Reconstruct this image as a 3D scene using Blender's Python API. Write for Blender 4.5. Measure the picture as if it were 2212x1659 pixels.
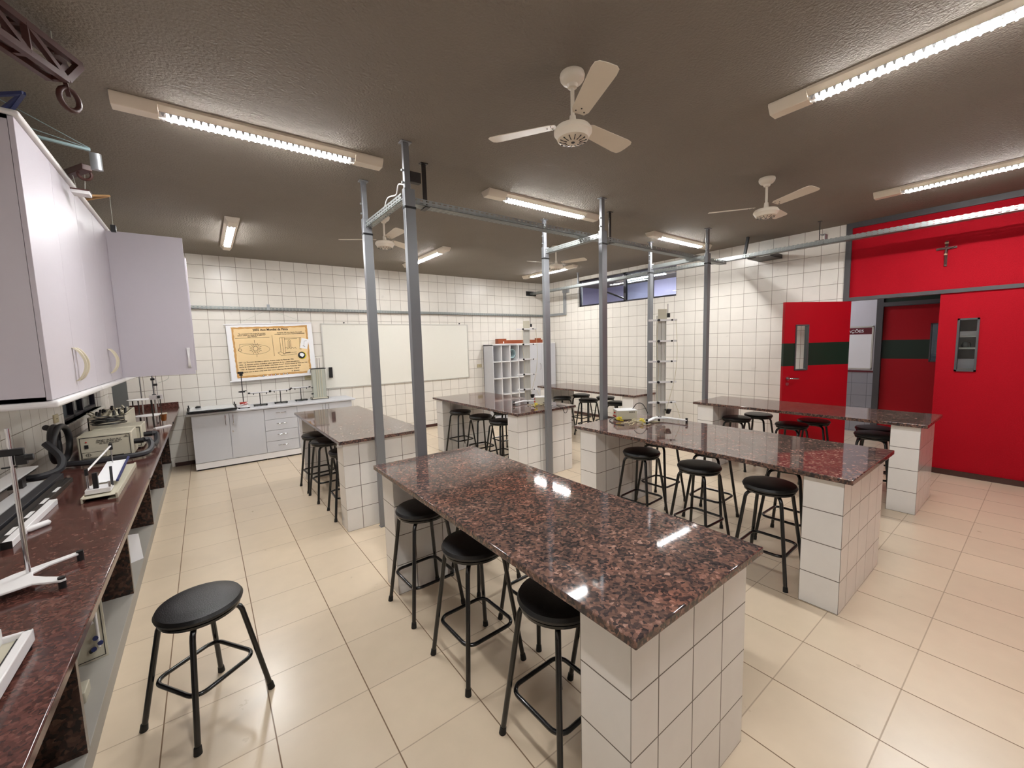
import bpy, bmesh, math, random
from mathutils import Vector, Matrix
random.seed(7)
PI = math.pi
S = bpy.context.scene
for o in list(bpy.data.objects):
    bpy.data.objects.remove(o)
C = S.collection

# ------------------------------------------------------------------ camera
def make_camera():
    yaw, pitch, roll, f = 0.6428, -0.0987, -0.0272, 883.1
    cy, sy, cp, sp = math.cos(yaw), math.sin(yaw), math.cos(pitch), math.sin(pitch)
    fw = Vector((sy*cp, cy*cp, sp)); r = Vector((cy, -sy, 0)); u = r.cross(fw)
    cr, sr = math.cos(roll), math.sin(roll)
    r2 = r*cr + u*sr; u2 = u*cr - r*sr
    cam = bpy.data.cameras.new('camera'); co = bpy.data.objects.new('camera', cam); C.objects.link(co)
    m = Matrix((( r2.x, u2.x, -fw.x, -0.0876), (r2.y, u2.y, -fw.y, 0.0), (r2.z, u2.z, -fw.z, 1.6309), (0, 0, 0, 1)))
    co.matrix_world = m
    cam.sensor_fit = 'HORIZONTAL'; cam.sensor_width = 36.0; cam.lens = f/2212*36.0
    cam.clip_start = 0.02; cam.clip_end = 60
    S.camera = co
make_camera()
# ------------------------------------------------------------------ world, exposure
w = bpy.data.worlds.new('world'); S.world = w; w.use_nodes = True
w.node_tree.nodes['Background'].inputs[0].default_value = (0.55, 0.6, 0.75, 1)
w.node_tree.nodes['Background'].inputs[1].default_value = 0.05
S.view_settings.view_transform = 'Standard'; S.view_settings.look = 'None'
S.view_settings.gamma = 1.0; S.view_settings.use_curve_mapping = False
S.view_settings.exposure = 0.0
LAMP = 165.0            # emission strength of the fluorescent tubes

# ------------------------------------------------------------------ materials
def srgb(r, g, b):
    f = lambda c: (c/255)/12.92 if c <= 10 else (((c/255)+0.055)/1.055)**2.4
    return (f(r), f(g), f(b), 1)
def new_mat(name):
    m = bpy.data.materials.new(name); m.use_nodes = True
    return m, m.node_tree, m.node_tree.nodes['Principled BSDF']
def plain(name, col, rough=0.5, metal=0.0, spec=0.5, noise=0.0, nscale=20.0, bump=0.0, bscale=60.0, coat=0.0):
    m, nt, b = new_mat(name)
    b.inputs['Base Color'].default_value = col; b.inputs['Roughness'].default_value = rough
    b.inputs['Metallic'].default_value = metal; b.inputs['Specular IOR Level'].default_value = spec
    b.inputs['Coat Weight'].default_value = coat; b.inputs['Coat Roughness'].default_value = 0.08
    tc = nt.nodes.new('ShaderNodeTexCoord')
    n = nt.nodes.new('ShaderNodeTexNoise'); n.inputs['Scale'].default_value = nscale; n.inputs['Detail'].default_value = 4
    nt.links.new(tc.outputs['Object'], n.inputs['Vector'])
    mp = nt.nodes.new('ShaderNodeMapRange'); mp.inputs[3].default_value = 1-noise; mp.inputs[4].default_value = 1+noise
    nt.links.new(n.outputs['Fac'], mp.inputs[0])
    mx = nt.nodes.new('ShaderNodeVectorMath'); mx.operation = 'SCALE'; mx.inputs[0].default_value = col[:3]
    nt.links.new(mp.outputs[0], mx.inputs['Scale']); nt.links.new(mx.outputs[0], b.inputs['Base Color'])
    if bump:
        n2 = nt.nodes.new('ShaderNodeTexNoise'); n2.inputs['Scale'].default_value = bscale; n2.inputs['Detail'].default_value = 3
        nt.links.new(tc.outputs['Object'], n2.inputs['Vector'])
        bp = nt.nodes.new('ShaderNodeBump'); bp.inputs['Strength'].default_value = bump; bp.inputs['Distance'].default_value = 0.01
        nt.links.new(n2.outputs['Fac'], bp.inputs['Height']); nt.links.new(bp.outputs[0], b.inputs['Normal'])
    return m
def M_(nt, op, a, b=None, c=None):
    n = nt.nodes.new('ShaderNodeMath'); n.operation = op
    for i, v in enumerate((a, b, c)):
        if v is None: continue
        if isinstance(v, (int, float)): n.inputs[i].default_value = v
        else: nt.links.new(v, n.inputs[i])
    return n.outputs[0]
def tile_mat(name, pitch, org, col, grout, width=0.003, rough=0.12, vary=0.03, axes=(1, 1, 1), fade=(1, 1, 1), coat=0.3, mott=0.05, bumpd=0.002, waves=0.0):
    """tiles cut by joints at org + k*pitch along each axis, in object coordinates"""
    m, nt, b = new_mat(name); L = nt.links
    tc = nt.nodes.new('ShaderNodeTexCoord'); sp = nt.nodes.new('ShaderNodeSeparateXYZ'); L.new(tc.outputs['Object'], sp.inputs[0])
    ge = nt.nodes.new('ShaderNodeNewGeometry'); sn = nt.nodes.new('ShaderNodeSeparateXYZ'); L.new(tc.outputs['Normal'], sn.inputs[0])
    mask = None; cells = []
    for i in range(3):
        if not axes[i]: continue
        v = M_(nt, 'DIVIDE', M_(nt, 'SUBTRACT', sp.outputs[i], org[i]), pitch[i])
        cells.append(M_(nt, 'FLOOR', v))
        d = M_(nt, 'ABSOLUTE', M_(nt, 'SUBTRACT', M_(nt, 'FRACT', v), 0.5))
        d = M_(nt, 'MULTIPLY', M_(nt, 'SUBTRACT', 0.5, d), pitch[i])      # metres to nearest joint
        mr = nt.nodes.new('ShaderNodeMapRange'); mr.inputs[1].default_value = width*0.35; mr.inputs[2].default_value = width*0.75
        mr.inputs[3].default_value = 1.0; mr.inputs[4].default_value = 0.0; L.new(d, mr.inputs[0])
        face = M_(nt, 'LESS_THAN', M_(nt, 'ABSOLUTE', sn.outputs[i]), 0.7)
        k = M_(nt, 'MULTIPLY', M_(nt, 'MULTIPLY', mr.outputs[0], face), fade[i])
        mask = k if mask is None else M_(nt, 'MAXIMUM', mask, k)
    cb = nt.nodes.new('ShaderNodeCombineXYZ')
    for i, cc in enumerate(cells[:3]): L.new(cc, cb.inputs[i])
    wn = nt.nodes.new('ShaderNodeTexWhiteNoise'); L.new(cb.outputs[0], wn.inputs['Vector'])
    no = nt.nodes.new('ShaderNodeTexNoise'); no.inputs['Scale'].default_value = 9; no.inputs['Detail'].default_value = 5; L.new(tc.outputs['Object'], no.inputs['Vector'])
    g = M_(nt, 'ADD', M_(nt, 'MULTIPLY', M_(nt, 'SUBTRACT', wn.outputs['Value'], 0.5), 2*vary), M_(nt, 'MULTIPLY', M_(nt, 'SUBTRACT', no.outputs['Fac'], 0.5), 2*mott))
    sc = nt.nodes.new('ShaderNodeVectorMath'); sc.operation = 'SCALE'; sc.inputs[0].default_value = col[:3]; L.new(M_(nt, 'ADD', g, 1.0), sc.inputs['Scale'])
    mx = nt.nodes.new('ShaderNodeMix'); mx.data_type = 'RGBA'; L.new(mask, mx.inputs[0]); L.new(sc.outputs[0], mx.inputs[6]); mx.inputs[7].default_value = grout
    L.new(mx.outputs[2], b.inputs['Base Color'])
    L.new(M_(nt, 'ADD', M_(nt, 'MULTIPLY', mask, 0.6), M_(nt, 'ADD', rough, M_(nt, 'MULTIPLY', M_(nt, 'SUBTRACT', no.outputs['Fac'], 0.5), 0.12))), b.inputs['Roughness'])
    b.inputs['Coat Weight'].default_value = coat; b.inputs['Coat Roughness'].default_value = max(0.05, rough*0.7)
    h = M_(nt, 'SUBTRACT', 1.0, mask)
    if waves:
        n3 = nt.nodes.new('ShaderNodeTexNoise'); n3.inputs['Scale'].default_value = 6; n3.inputs['Detail'].default_value = 1; L.new(tc.outputs['Object'], n3.inputs['Vector'])
        h = M_(nt, 'ADD', h, M_(nt, 'MULTIPLY', n3.outputs['Fac'], waves))
    bp = nt.nodes.new('ShaderNodeBump'); bp.inputs['Strength'].default_value = 0.6; bp.inputs['Distance'].default_value = bumpd; L.new(h, bp.inputs['Height']); L.new(bp.outputs[0], b.inputs['Normal'])
    return m
def granite_mat(name, cols, pos=(0.0, 0.3, 0.52, 0.72, 0.9), scale=70, rough=0.05, patch=0.0, patchcol=None, spec=0.5):
    m, nt, b = new_mat(name); L = nt.links
    tc = nt.nodes.new('ShaderNodeTexCoord')
    n0 = nt.nodes.new('ShaderNodeTexNoise'); n0.inputs['Scale'].default_value = 30; n0.inputs['Detail'].default_value = 4; L.new(tc.outputs['Object'], n0.inputs['Vector'])
    av = nt.nodes.new('ShaderNodeVectorMath'); av.operation = 'SCALE'; L.new(n0.outputs['Color'], av.inputs[0]); av.inputs['Scale'].default_value = 0.03
    ad = nt.nodes.new('ShaderNodeVectorMath'); ad.operation = 'ADD'; L.new(tc.outputs['Object'], ad.inputs[0]); L.new(av.outputs[0], ad.inputs[1])
    vo = nt.nodes.new('ShaderNodeTexVoronoi'); vo.inputs['Scale'].default_value = scale; L.new(ad.outputs[0], vo.inputs['Vector'])
    sx = nt.nodes.new('ShaderNodeSeparateXYZ'); L.new(vo.outputs['Color'], sx.inputs[0])
    n1 = nt.nodes.new('ShaderNodeTexNoise'); n1.inputs['Scale'].default_value = 14; n1.inputs['Detail'].default_value = 6; n1.inputs['Roughness'].default_value = 0.7; L.new(tc.outputs['Object'], n1.inputs['Vector'])
    v = M_(nt, 'ADD', M_(nt, 'MULTIPLY', sx.outputs[0], 0.62), M_(nt, 'MULTIPLY', M_(nt, 'SUBTRACT', n1.outputs['Fac'], 0.3), 0.75))
    cr = nt.nodes.new('ShaderNodeValToRGB'); L.new(v, cr.inputs[0]); e = cr.color_ramp.elements
    e[0].position = pos[0]; e[0].color = cols[0]; e[1].position = pos[1]; e[1].color = cols[1]
    for p, c in zip(pos[2:], cols[2:]): x = e.new(p); x.color = c
    out = cr.outputs[0]
    if patchcol:
        n2 = nt.nodes.new('ShaderNodeTexNoise'); n2.inputs['Scale'].default_value = 1.3; n2.inputs['Detail'].default_value = 5; n2.inputs['Roughness'].default_value = 0.65; L.new(tc.outputs['Object'], n2.inputs['Vector'])
        mr = nt.nodes.new('ShaderNodeMapRange'); mr.inputs[1].default_value = 0.5; mr.inputs[2].default_value = 0.68; mr.inputs[4].default_value = patch; L.new(n2.outputs['Fac'], mr.inputs[0])
        mx = nt.nodes.new('ShaderNodeMix'); mx.data_type = 'RGBA'; mx.blend_type = 'MULTIPLY'; L.new(mr.outputs[0], mx.inputs[0]); L.new(out, mx.inputs[6]); mx.inputs[7].default_value = patchcol
        out = mx.outputs[2]
    L.new(out, b.inputs['Base Color']); b.inputs['Roughness'].default_value = rough; b.inputs['Specular IOR Level'].default_value = spec
    return m
def emit(name, col, s):
    m = bpy.data.materials.new(name); m.use_nodes = True; nt = m.node_tree; nt.nodes.clear()
    e = nt.nodes.new('ShaderNodeEmission'); e.inputs[0].default_value = col; e.inputs[1].default_value = s
    o = nt.nodes.new('ShaderNodeOutputMaterial'); nt.links.new(e.outputs[0], o.inputs[0]); return m
def glass_mat(name, tint=(0.9, 0.95, 0.95, 1), fac=0.85, rough=0.02):
    m = bpy.data.materials.new(name); m.use_nodes = True; nt = m.node_tree; nt.nodes.clear()
    t = nt.nodes.new('ShaderNodeBsdfTransparent'); t.inputs[0].default_value = tint
    g = nt.nodes.new('ShaderNodeBsdfGlossy'); g.inputs['Roughness'].default_value = rough
    fr = nt.nodes.new('ShaderNodeLayerWeight'); fr.inputs[0].default_value = 0.5
    mx = nt.nodes.new('ShaderNodeMixShader'); nt.links.new(M_(nt, 'ADD', M_(nt, 'MULTIPLY', M_(nt, 'POWER', fr.outputs[1], 4.0), 0.7), 0.03), mx.inputs[0])
    nt.links.new(t.outputs[0], mx.inputs[1]); nt.links.new(g.outputs[0], mx.inputs[2])
    o = nt.nodes.new('ShaderNodeOutputMaterial'); nt.links.new(mx.outputs[0], o.inputs[0]); return m
def slotted_steel(name, along, across):
    """galvanised sheet pierced with rows of slots; along = axis of the tray, across = other axes"""
    m, nt, b = new_mat(name); L = nt.links
    b.inputs['Base Color'].default_value = srgb(150, 154, 152); b.inputs['Metallic'].default_value = 0.6; b.inputs['Roughness'].default_value = 0.42
    tc = nt.nodes.new('ShaderNodeTexCoord'); sp = nt.nodes.new('ShaderNodeSeparateXYZ'); L.new(tc.outputs['Object'], sp.inputs[0])
    fa = M_(nt, 'LESS_THAN', M_(nt, 'FRACT', M_(nt, 'DIVIDE', sp.outputs[along], 0.05)), 0.56)
    hole = None
    for ax in across:
        fb = M_(nt, 'LESS_THAN', M_(nt, 'ABSOLUTE', M_(nt, 'SUBTRACT', M_(nt, 'FRACT', M_(nt, 'DIVIDE', sp.outputs[ax], 0.022)), 0.5)), 0.22)
        sn = nt.nodes.new('ShaderNodeSeparateXYZ'); L.new(tc.outputs['Normal'], sn.inputs[0])
        k = M_(nt, 'MULTIPLY', fb, M_(nt, 'LESS_THAN', M_(nt, 'ABSOLUTE', sn.outputs[ax]), 0.5))
        hole = k if hole is None else M_(nt, 'MAXIMUM', hole, k)
    hole = M_(nt, 'MULTIPLY', hole, fa)
    L.new(M_(nt, 'SUBTRACT', 1.0, hole), b.inputs['Alpha'])
    return m

TS = (0.197, 0.1945, 0.1967)
K = dict(
    floor=tile_mat('floor_tile', (0.3873, 0.3873, 1), (0.0277, 2.2696, 0), srgb(218, 199, 173), srgb(126, 100, 76), 0.0045, 0.3, 0.035, (1, 1, 0), (1, 0.5, 1), 0.25, 0.06, 0.001),
    walltile=tile_mat('white_wall_tile', TS, (-0.189, 0.0317, 0.13), srgb(230, 225, 216), srgb(146, 135, 122), 0.0046, 0.3, 0.025, coat=0.0, waves=0.25),
    benchtile=tile_mat('white_bench_tile', (0.2, 0.2, 0.2), (0.135, 0.0, 0.0), srgb(232, 229, 225), srgb(92, 82, 72), 0.0042, 0.1, 0.02, waves=0.2),
    corrtile=tile_mat('gray_corridor_tile', (0.2, 0.2, 0.2), (0, 0.05, 0.02), srgb(150, 150, 156), srgb(110, 110, 116), 0.005, 0.3, 0.04),
    granite=granite_mat('bench_granite', [srgb(36, 34, 38), srgb(66, 57, 56), srgb(98, 76, 68), srgb(124, 93, 82), srgb(176, 142, 128)], scale=88, patch=0.6, patchcol=(1.3, 0.74, 0.58, 1)),
    granite2=granite_mat('counter_granite', [srgb(48, 32, 30), srgb(70, 43, 38), srgb(86, 52, 46), srgb(102, 64, 56), srgb(128, 92, 82)], scale=110, rough=0.12),
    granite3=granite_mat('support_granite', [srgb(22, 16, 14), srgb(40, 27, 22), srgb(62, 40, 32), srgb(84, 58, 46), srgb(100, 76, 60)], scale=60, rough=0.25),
    ceiling=plain('ceiling_plaster', srgb(130, 122, 112), 0.9, noise=0.07, nscale=2.5, bump=0.9, bscale=70),
    plinth=plain('plinth_cement', srgb(158, 153, 144), 0.6, noise=0.05, nscale=6),
    basebd=plain('granite_skirting', srgb(70, 40, 34), 0.3, noise=0.3, nscale=60),
    vinyl=plain('black_vinyl', srgb(21, 21, 22), 0.38, noise=0.08, bump=0.15, bscale=250),
    blackpaint=plain('black_painted_steel', srgb(14, 14, 15), 0.25, coat=0.3),
    rubber=plain('black_rubber', srgb(16, 15, 15), 0.6),
    galv=plain('galvanised_steel', srgb(172, 176, 180), 0.36, 0.7, noise=0.08, nscale=15),
    postgray=plain('gray_post_paint', srgb(132, 134, 138), 0.35, 0.35, noise=0.04, nscale=8),
    trayx=slotted_steel('slotted_tray_steel_x', 0, (1, 2)), trayy=slotted_steel('slotted_tray_steel_y', 1, (0, 2)), trayz=slotted_steel('slotted_tray_steel_z', 2, (1,)),
    darksteel=plain('dark_steel', srgb(62, 58, 56), 0.4, 0.6),
    fixture=plain('cream_fixture_paint', srgb(226, 214, 196), 0.35, noise=0.02),
    lampend=plain('lamp_holder_white', srgb(240, 240, 240), 0.4),
    louvre=plain('aluminium_louvre', srgb(215, 215, 220), 0.25, 0.6),
    tube=emit('fluorescent_tube', (1.0, 0.995, 0.985, 1), LAMP), tubew=emit('beyond_window_tube', (0.93, 0.93, 1.0, 1), LAMP*1.3), tubec=emit('corridor_tube', (0.93, 0.93, 1.0, 1), LAMP*0.42),
    fan=plain('cream_fan_enamel', srgb(222, 211, 194), 0.35, noise=0.05, nscale=9),
    laminate=plain('white_laminate', srgb(200, 201, 206), 0.42, noise=0.015, bump=0.03, bscale=400),
    lilac=plain('lilac_white_laminate', srgb(198, 192, 200), 0.42, noise=0.015, bump=0.05, bscale=500),
    edge=plain('white_edge_band', srgb(232, 230, 230), 0.35),
    handle=plain('ivory_plastic_handle', srgb(206, 197, 172), 0.4), chrome=plain('chrome', srgb(210, 210, 212), 0.15, 1.0),
    red=plain('red_laminate', srgb(174, 0, 22), 0.5, spec=0.3, noise=0.05, nscale=3, bump=0.12, bscale=300),
    redfelt=plain('red_textured_panel', srgb(172, 0, 24), 0.7, spec=0.2, noise=0.12, nscale=90, bump=0.3, bscale=260),
    green=plain('dark_green_laminate', srgb(14, 40, 26), 0.5, noise=0.04), framegray=plain('gray_frame_paint', srgb(78, 76, 78), 0.4, noise=0.05),
    darkframe=plain('dark_window_frame', srgb(34, 30, 38), 0.35, 0.3), whitepaint=plain('white_paint', srgb(214, 212, 218), 0.6, noise=0.02),
    lavender=plain('lavender_light_tint', srgb(186, 180, 212), 0.7, noise=0.03), whiteb=plain('whiteboard_surface', srgb(232, 230, 220), 0.22, noise=0.01, coat=0.3),  # lavender: bluish light beyond the high window, put into the wall colour
    alu=plain('aluminium_trim', srgb(206, 204, 196), 0.35, 0.5), parch=plain('parchment_print', srgb(238, 208, 158), 0.6, noise=0.12, nscale=3.2),
    parchedge=plain('parchment_dark_edge', srgb(204, 156, 94), 0.6, noise=0.12, nscale=12),
    paper=plain('white_paper', srgb(240, 240, 242), 0.6), ink=plain('brown_ink', srgb(58, 40, 26), 0.7), inkb=plain('black_ink', srgb(22, 20, 22), 0.6),
    beige=plain('beige_painted_metal', srgb(196, 190, 170), 0.42, noise=0.03), black=plain('black_plastic', srgb(18, 18, 20), 0.4), hose=plain('gray_black_hose', srgb(44, 44, 48), 0.5),
    acr=plain('frosted_acrylic', srgb(176, 178, 166), 0.2, noise=0.05), wood=plain('varnished_wood', srgb(142, 68, 34), 0.4, noise=0.2, nscale=14), lightwood=plain('light_wood', srgb(206, 160, 104), 0.5, noise=0.12, nscale=14),
    brownwood=plain('dark_brown_wood', srgb(72, 38, 32), 0.5, noise=0.15, nscale=10), blue=plain('blue_paint', srgb(34, 44, 96), 0.5), teal=plain('pale_blue_paint', srgb(160, 186, 190), 0.4),
    string=plain('pale_string', srgb(190, 196, 184), 0.6), yellow=plain('yellow_plastic', srgb(224, 204, 40), 0.4), redp=plain('red_plastic', srgb(178, 52, 44), 0.4), cable=plain('ivory_cable', srgb(196, 186, 152), 0.5),
    amber=plain('amber_glass', srgb(120, 66, 22), 0.15), glass=glass_mat('clear_glass'), screen=plain('milky_plate', srgb(214, 220, 224), 0.15, coat=0.5),
    maroon=plain('maroon_print', srgb(96, 16, 30), 0.5), skin=plain('carved_ivory', srgb(206, 176, 140), 0.5), socket=plain('cream_socket_plastic', srgb(192, 180, 146), 0.45),
)
MATS = K
# ------------------------------------------------------------------ mesh builder
class MB:
    def __init__(s): s.v = []; s.f = []; s.m = []
    def _add(s, vs, fs, mi=0):
        o = len(s.v); s.v += [tuple(p) for p in vs]; s.f += [tuple(i+o for i in q) for q in fs]; s.m += [mi]*len(fs); return s
    def box(s, a, b, mi=0, M=None):
        x0, y0, z0 = [min(a[i], b[i]) for i in range(3)]; x1, y1, z1 = [max(a[i], b[i]) for i in range(3)]
        v = [Vector(p) for p in ((x0, y0, z0), (x1, y0, z0), (x1, y1, z0), (x0, y1, z0), (x0, y0, z1), (x1, y0, z1), (x1, y1, z1), (x0, y1, z1))]
        if M is not None: v = [M @ p for p in v]
        return s._add(v, [(3, 2, 1, 0), (4, 5, 6, 7), (0, 1, 5, 4), (1, 2, 6, 5), (2, 3, 7, 6), (3, 0, 4, 7)], mi)
    def bar(s, p, q, w, h, mi=0, up=(0, 0, 1)):
        p, q = Vector(p), Vector(q); d = (q-p); L = d.length; d.normalize(); u = Vector(up)
        if abs(d.dot(u)) > 0.98: u = Vector((0, 1, 0))
        r = d.cross(u).normalized(); u = r.cross(d)
        M = Matrix(((r.x, d.x, u.x, p.x), (r.y, d.y, u.y, p.y), (r.z, d.z, u.z, p.z), (0, 0, 0, 1)))
        return s.box((-w/2, 0, -h/2), (w/2, L, h/2), mi, M)
    def tube(s, pts, r, n=10, mi=0, closed=False, caps=True):
        pts = [Vector(p) for p in pts]; N = len(pts); rs = r if isinstance(r, (list, tuple)) else [r]*N
        vs = []; prev = None
        for i, p in enumerate(pts):
            if closed: t = (pts[(i+1) % N]-pts[i-1]).normalized()
            elif i == 0: t = (pts[1]-p).normalized()
            elif i == N-1: t = (p-pts[i-1]).normalized()
            else: t = ((pts[i+1]-p).normalized()+(p-pts[i-1]).normalized()).normalized()
            if prev is None:
                a = Vector((0, 0, 1)) if abs(t.z) < 0.9 else Vector((1, 0, 0)); nrm = t.cross(a).normalized()
            else:
                nrm = (prev - t*prev.dot(t)); nrm = nrm.normalized() if nrm.length > 1e-6 else t.orthogonal().normalized()
            prev = nrm; bn = t.cross(nrm)
            for k in range(n):
                a = 2*PI*k/n; vs.append(p + (nrm*math.cos(a)+bn*math.sin(a))*rs[i])
        fs = []
        for i in range(N if closed else N-1):
            j = (i+1) % N
            for k in range(n): fs.append((i*n+k, i*n+(k+1) % n, j*n+(k+1) % n, j*n+k))
        if caps and not closed: fs.append(tuple(range(n-1, -1, -1))); fs.append(tuple((N-1)*n+k for k in range(n)))
        return s._add(vs, fs, mi)
    def cyl(s, p, q, r, n=16, mi=0, r2=None): return s.tube([p, q], [r, r if r2 is None else r2], n, mi)
    def lathe(s, prof, c=(0, 0, 0), n=32, mi=0):
        """prof = [(radius, z)...] closed at both ends"""
        vs = []; fs = []
        for r, z in prof:
            for k in range(n): a = 2*PI*k/n; vs.append((c[0]+r*math.cos(a), c[1]+r*math.sin(a), c[2]+z))
        for i in range(len(prof)-1):
            for k in range(n): fs.append((i*n+k, i*n+(k+1) % n, (i+1)*n+(k+1) % n, (i+1)*n+k))
        fs.append(tuple(range(n-1, -1, -1))); fs.append(tuple((len(prof)-1)*n+k for k in range(n)))
        return s._add(vs, fs, mi)
    def prism(s, poly, z0, z1, M=None, mi=0):
        n = len(poly); v = [Vector((x, y, z0)) for x, y in poly]+[Vector((x, y, z1)) for x, y in poly]
        if M is not None: v = [M @ p for p in v]
        return s._add(v, [tuple(range(n-1, -1, -1)), tuple(range(n, 2*n))]+[(i, (i+1) % n, n+(i+1) % n, n+i) for i in range(n)], mi)
    def build(s, name, mat, parent=None, bevel=0.0, smooth=False, seg=2):
        me = bpy.data.meshes.new(name); me.from_pydata(s.v, [], s.f)
        bm = bmesh.new(); bm.from_mesh(me); bmesh.ops.recalc_face_normals(bm, faces=bm.faces); bm.to_mesh(me); bm.free()
        for mt in (mat if isinstance(mat, (list, tuple)) else [mat]): me.materials.append(MATS[mt])
        if any(s.m): me.polygons.foreach_set('material_index', s.m)
        o = bpy.data.objects.new(name, me); C.objects.link(o); o.parent = parent
        if bevel:
            md = o.modifiers.new('bevel', 'BEVEL'); md.width = bevel; md.segments = seg; md.limit_method = 'ANGLE'; md.angle_limit = 0.7
            smooth = True
        if smooth:
            me.polygons.foreach_set('use_smooth', [True]*len(me.polygons)); me.set_sharp_from_angle(angle=0.65)
        return o
def tag(o, label=None, cat=None, group=None, kind=None):
    if label: o['label'] = label
    if cat: o['category'] = cat
    if group: o['group'] = group
    if kind: o['kind'] = kind
    return o
def thing(name, loc, label, cat, group=None, rz=0.0):
    o = bpy.data.objects.new(name, None); o.empty_display_size = 0.1; C.objects.link(o); o.location = loc; o.rotation_euler = (0, 0, rz)
    return tag(o, label, cat, group)
def struct(o): o['kind'] = 'structure'; return o
def dup(root, loc, rz, label, group=None):
    r = root.copy(); C.objects.link(r); r.location = loc; r.rotation_euler = (0, 0, rz); r['label'] = label
    if group: r['group'] = group
    for ch in list(root.children):
        c = ch.copy(); C.objects.link(c); c.parent = r
        for g in ch.children:
            d = g.copy(); C.objects.link(d); d.parent = c
    return r
def arc(c, r, a0, a1, n, z=None, plane='xy'):
    out = []
    for i in range(n+1):
        a = a0+(a1-a0)*i/n
        if plane == 'xy': out.append((c[0]+r*math.cos(a), c[1]+r*math.sin(a), c[2]))
        elif plane == 'xz': out.append((c[0]+r*math.cos(a), c[1], c[2]+r*math.sin(a)))
        else: out.append((c[0], c[1]+r*math.cos(a), c[2]+r*math.sin(a)))
    return out
def smooth_path(pts, sub=6):
    P = [Vector(p) for p in pts]; out = []
    for i in range(len(P)-1):
        p0 = P[max(i-1, 0)]; p1 = P[i]; p2 = P[i+1]; p3 = P[min(i+2, len(P)-1)]
        for k in range(sub):
            t = k/sub
            out.append(0.5*((2*p1)+(p2-p0)*t+(2*p0-5*p1+4*p2-p3)*t*t+(3*p1-p0-3*p2+p3)*t**3))
    out.append(P[-1]); return out
def text(name, s, size, M, mat, parent, align='CENTER', depth=0.0006, xs=1.0, bold=0.0):
    cu = bpy.data.curves.new(name, 'FONT'); cu.body = s; cu.size = size; cu.align_x = align; cu.align_y = 'CENTER'; cu.extrude = depth/2; cu.offset = bold; cu.resolution_u = 3
    t = bpy.data.objects.new(name, cu); C.objects.link(t)
    dg = bpy.context.evaluated_depsgraph_get(); me = bpy.data.meshes.new_from_object(t.evaluated_get(dg)); bpy.data.objects.remove(t)
    me.transform(M @ Matrix.Diagonal((xs, 1, 1, 1))); me.materials.clear(); me.materials.append(MATS[mat])
    o = bpy.data.objects.new(name, me); C.objects.link(o); o.parent = parent; return o
def face_y(x, y, z, roll=0.0):      # text plane facing -y
    return Matrix.Translation((x, y, z)) @ Matrix.Rotation(-roll, 4, 'Y') @ Matrix.Rotation(PI/2, 4, 'X')
def face_x(x, y, z):                # text plane facing -x (reads towards -y)
    return Matrix.Translation((x, y, z)) @ Matrix.Rotation(-PI/2, 4, 'Z') @ Matrix.Rotation(PI/2, 4, 'X')

# ------------------------------------------------------------------ room shell
XL, XR, YB, YF, ZC = -1.14, 6.62, 7.52, -2.6, 3.03
XF = 8.6                      # far wall of the corridor
struct(MB().box((XL-0.15, YF-0.15, -0.12), (XF+0.2, YB+0.2, 0)).build('floor', 'floor'))
struct(MB().box((XL-0.15, YF-0.15, ZC), (XF+0.2, YB+0.2, ZC+0.15)).build('ceiling', 'ceiling'))
struct(MB().box((XL-0.15, YB, 0), (XR, YB+0.15, ZC)).build('wall_back', 'walltile'))
struct(MB().box((XR+0.15, YB, 0), (XF+0.2, YB+0.15, ZC)).build('wall_corridor_end', 'lavender'))
struct(MB().box((XL-0.15, YF-0.15, 0), (XF+0.2, YF, ZC)).build('wall_front', 'whitepaint'))
# left wall with the low window opening
WY0, WY1, WZ0, WZ1 = 5.35, 7.02, 1.0, 1.52
wl = MB(); wl.box((XL-0.15, YF, 0), (XL, WY0, ZC)).box((XL-0.15, WY1, 0), (XL, YB, ZC)).box((XL-0.15, WY0, 0), (XL, WY1, WZ0)).box((XL-0.15, WY0, WZ1), (XL, WY1, ZC))
struct(wl.build('wall_left', 'walltile'))
# right wall with the high window opening
RY0, RY1, RZ0, RZ1 = 4.08, 6.44, 2.39, 2.96
wr = MB(); wr.box((XR, RY1, 0), (XR+0.15, YB+0.15, ZC)).box((XR, 1.715, 0), (XR+0.15, RY0, ZC)).box((XR, RY0, 0), (XR+0.15, RY1, RZ0)).box((XR, RY0, RZ1), (XR+0.15, RY1, ZC))
struct(wr.build('wall_right', 'walltile'))
# red partition: post, rails, panels
pt = MB(); pt.box((XR-0.015, 1.655, 0), (XR+0.11, 1.715, ZC)).box((XR-0.015, YF, 2.965), (XR+0.11, 1.655, ZC)).box((XR-0.02, YF, 2.058), (XR+0.11, 1.655, 2.1))
struct(pt.build('trim_1', 'framegray'))
struct(MB().box((XR+0.01, YF, 2.1), (XR+0.1, 1.655, 2.965)).build('wall_red_transom', 'redfelt'))
g = MB()      # fixed red leaf with its narrow vision slot (y .535-.665, z 1.2-1.76)
g.box((XR, YF, 0.06), (XR+0.05, 0.53, 2.058)).box((XR, 0.67, 0.06), (XR+0.05, 0.83, 2.058)).box((XR, 0.53, 0.06), (XR+0.05, 0.67, 1.2)).box((XR, 0.53, 1.76), (XR+0.05, 0.67, 2.058))
d1 = struct(g.build('door_1', 'redfelt'))
fr = MB(); y0, y1, z0, z1 = 0.53, 0.67, 1.2, 1.76
for a, b in (((y0-.012, z0-.012), (y0+.006, z1+.012)), ((y1-.006, z0-.012), (y1+.012, z1+.012)), ((y0-.012, z0-.012), (y1+.012, z0+.006)), ((y0-.012, z1-.006), (y1+.012, z1+.012))):
    fr.box((XR-0.012, a[0], a[1]), (XR+0.055, b[0], b[1]))
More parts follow.
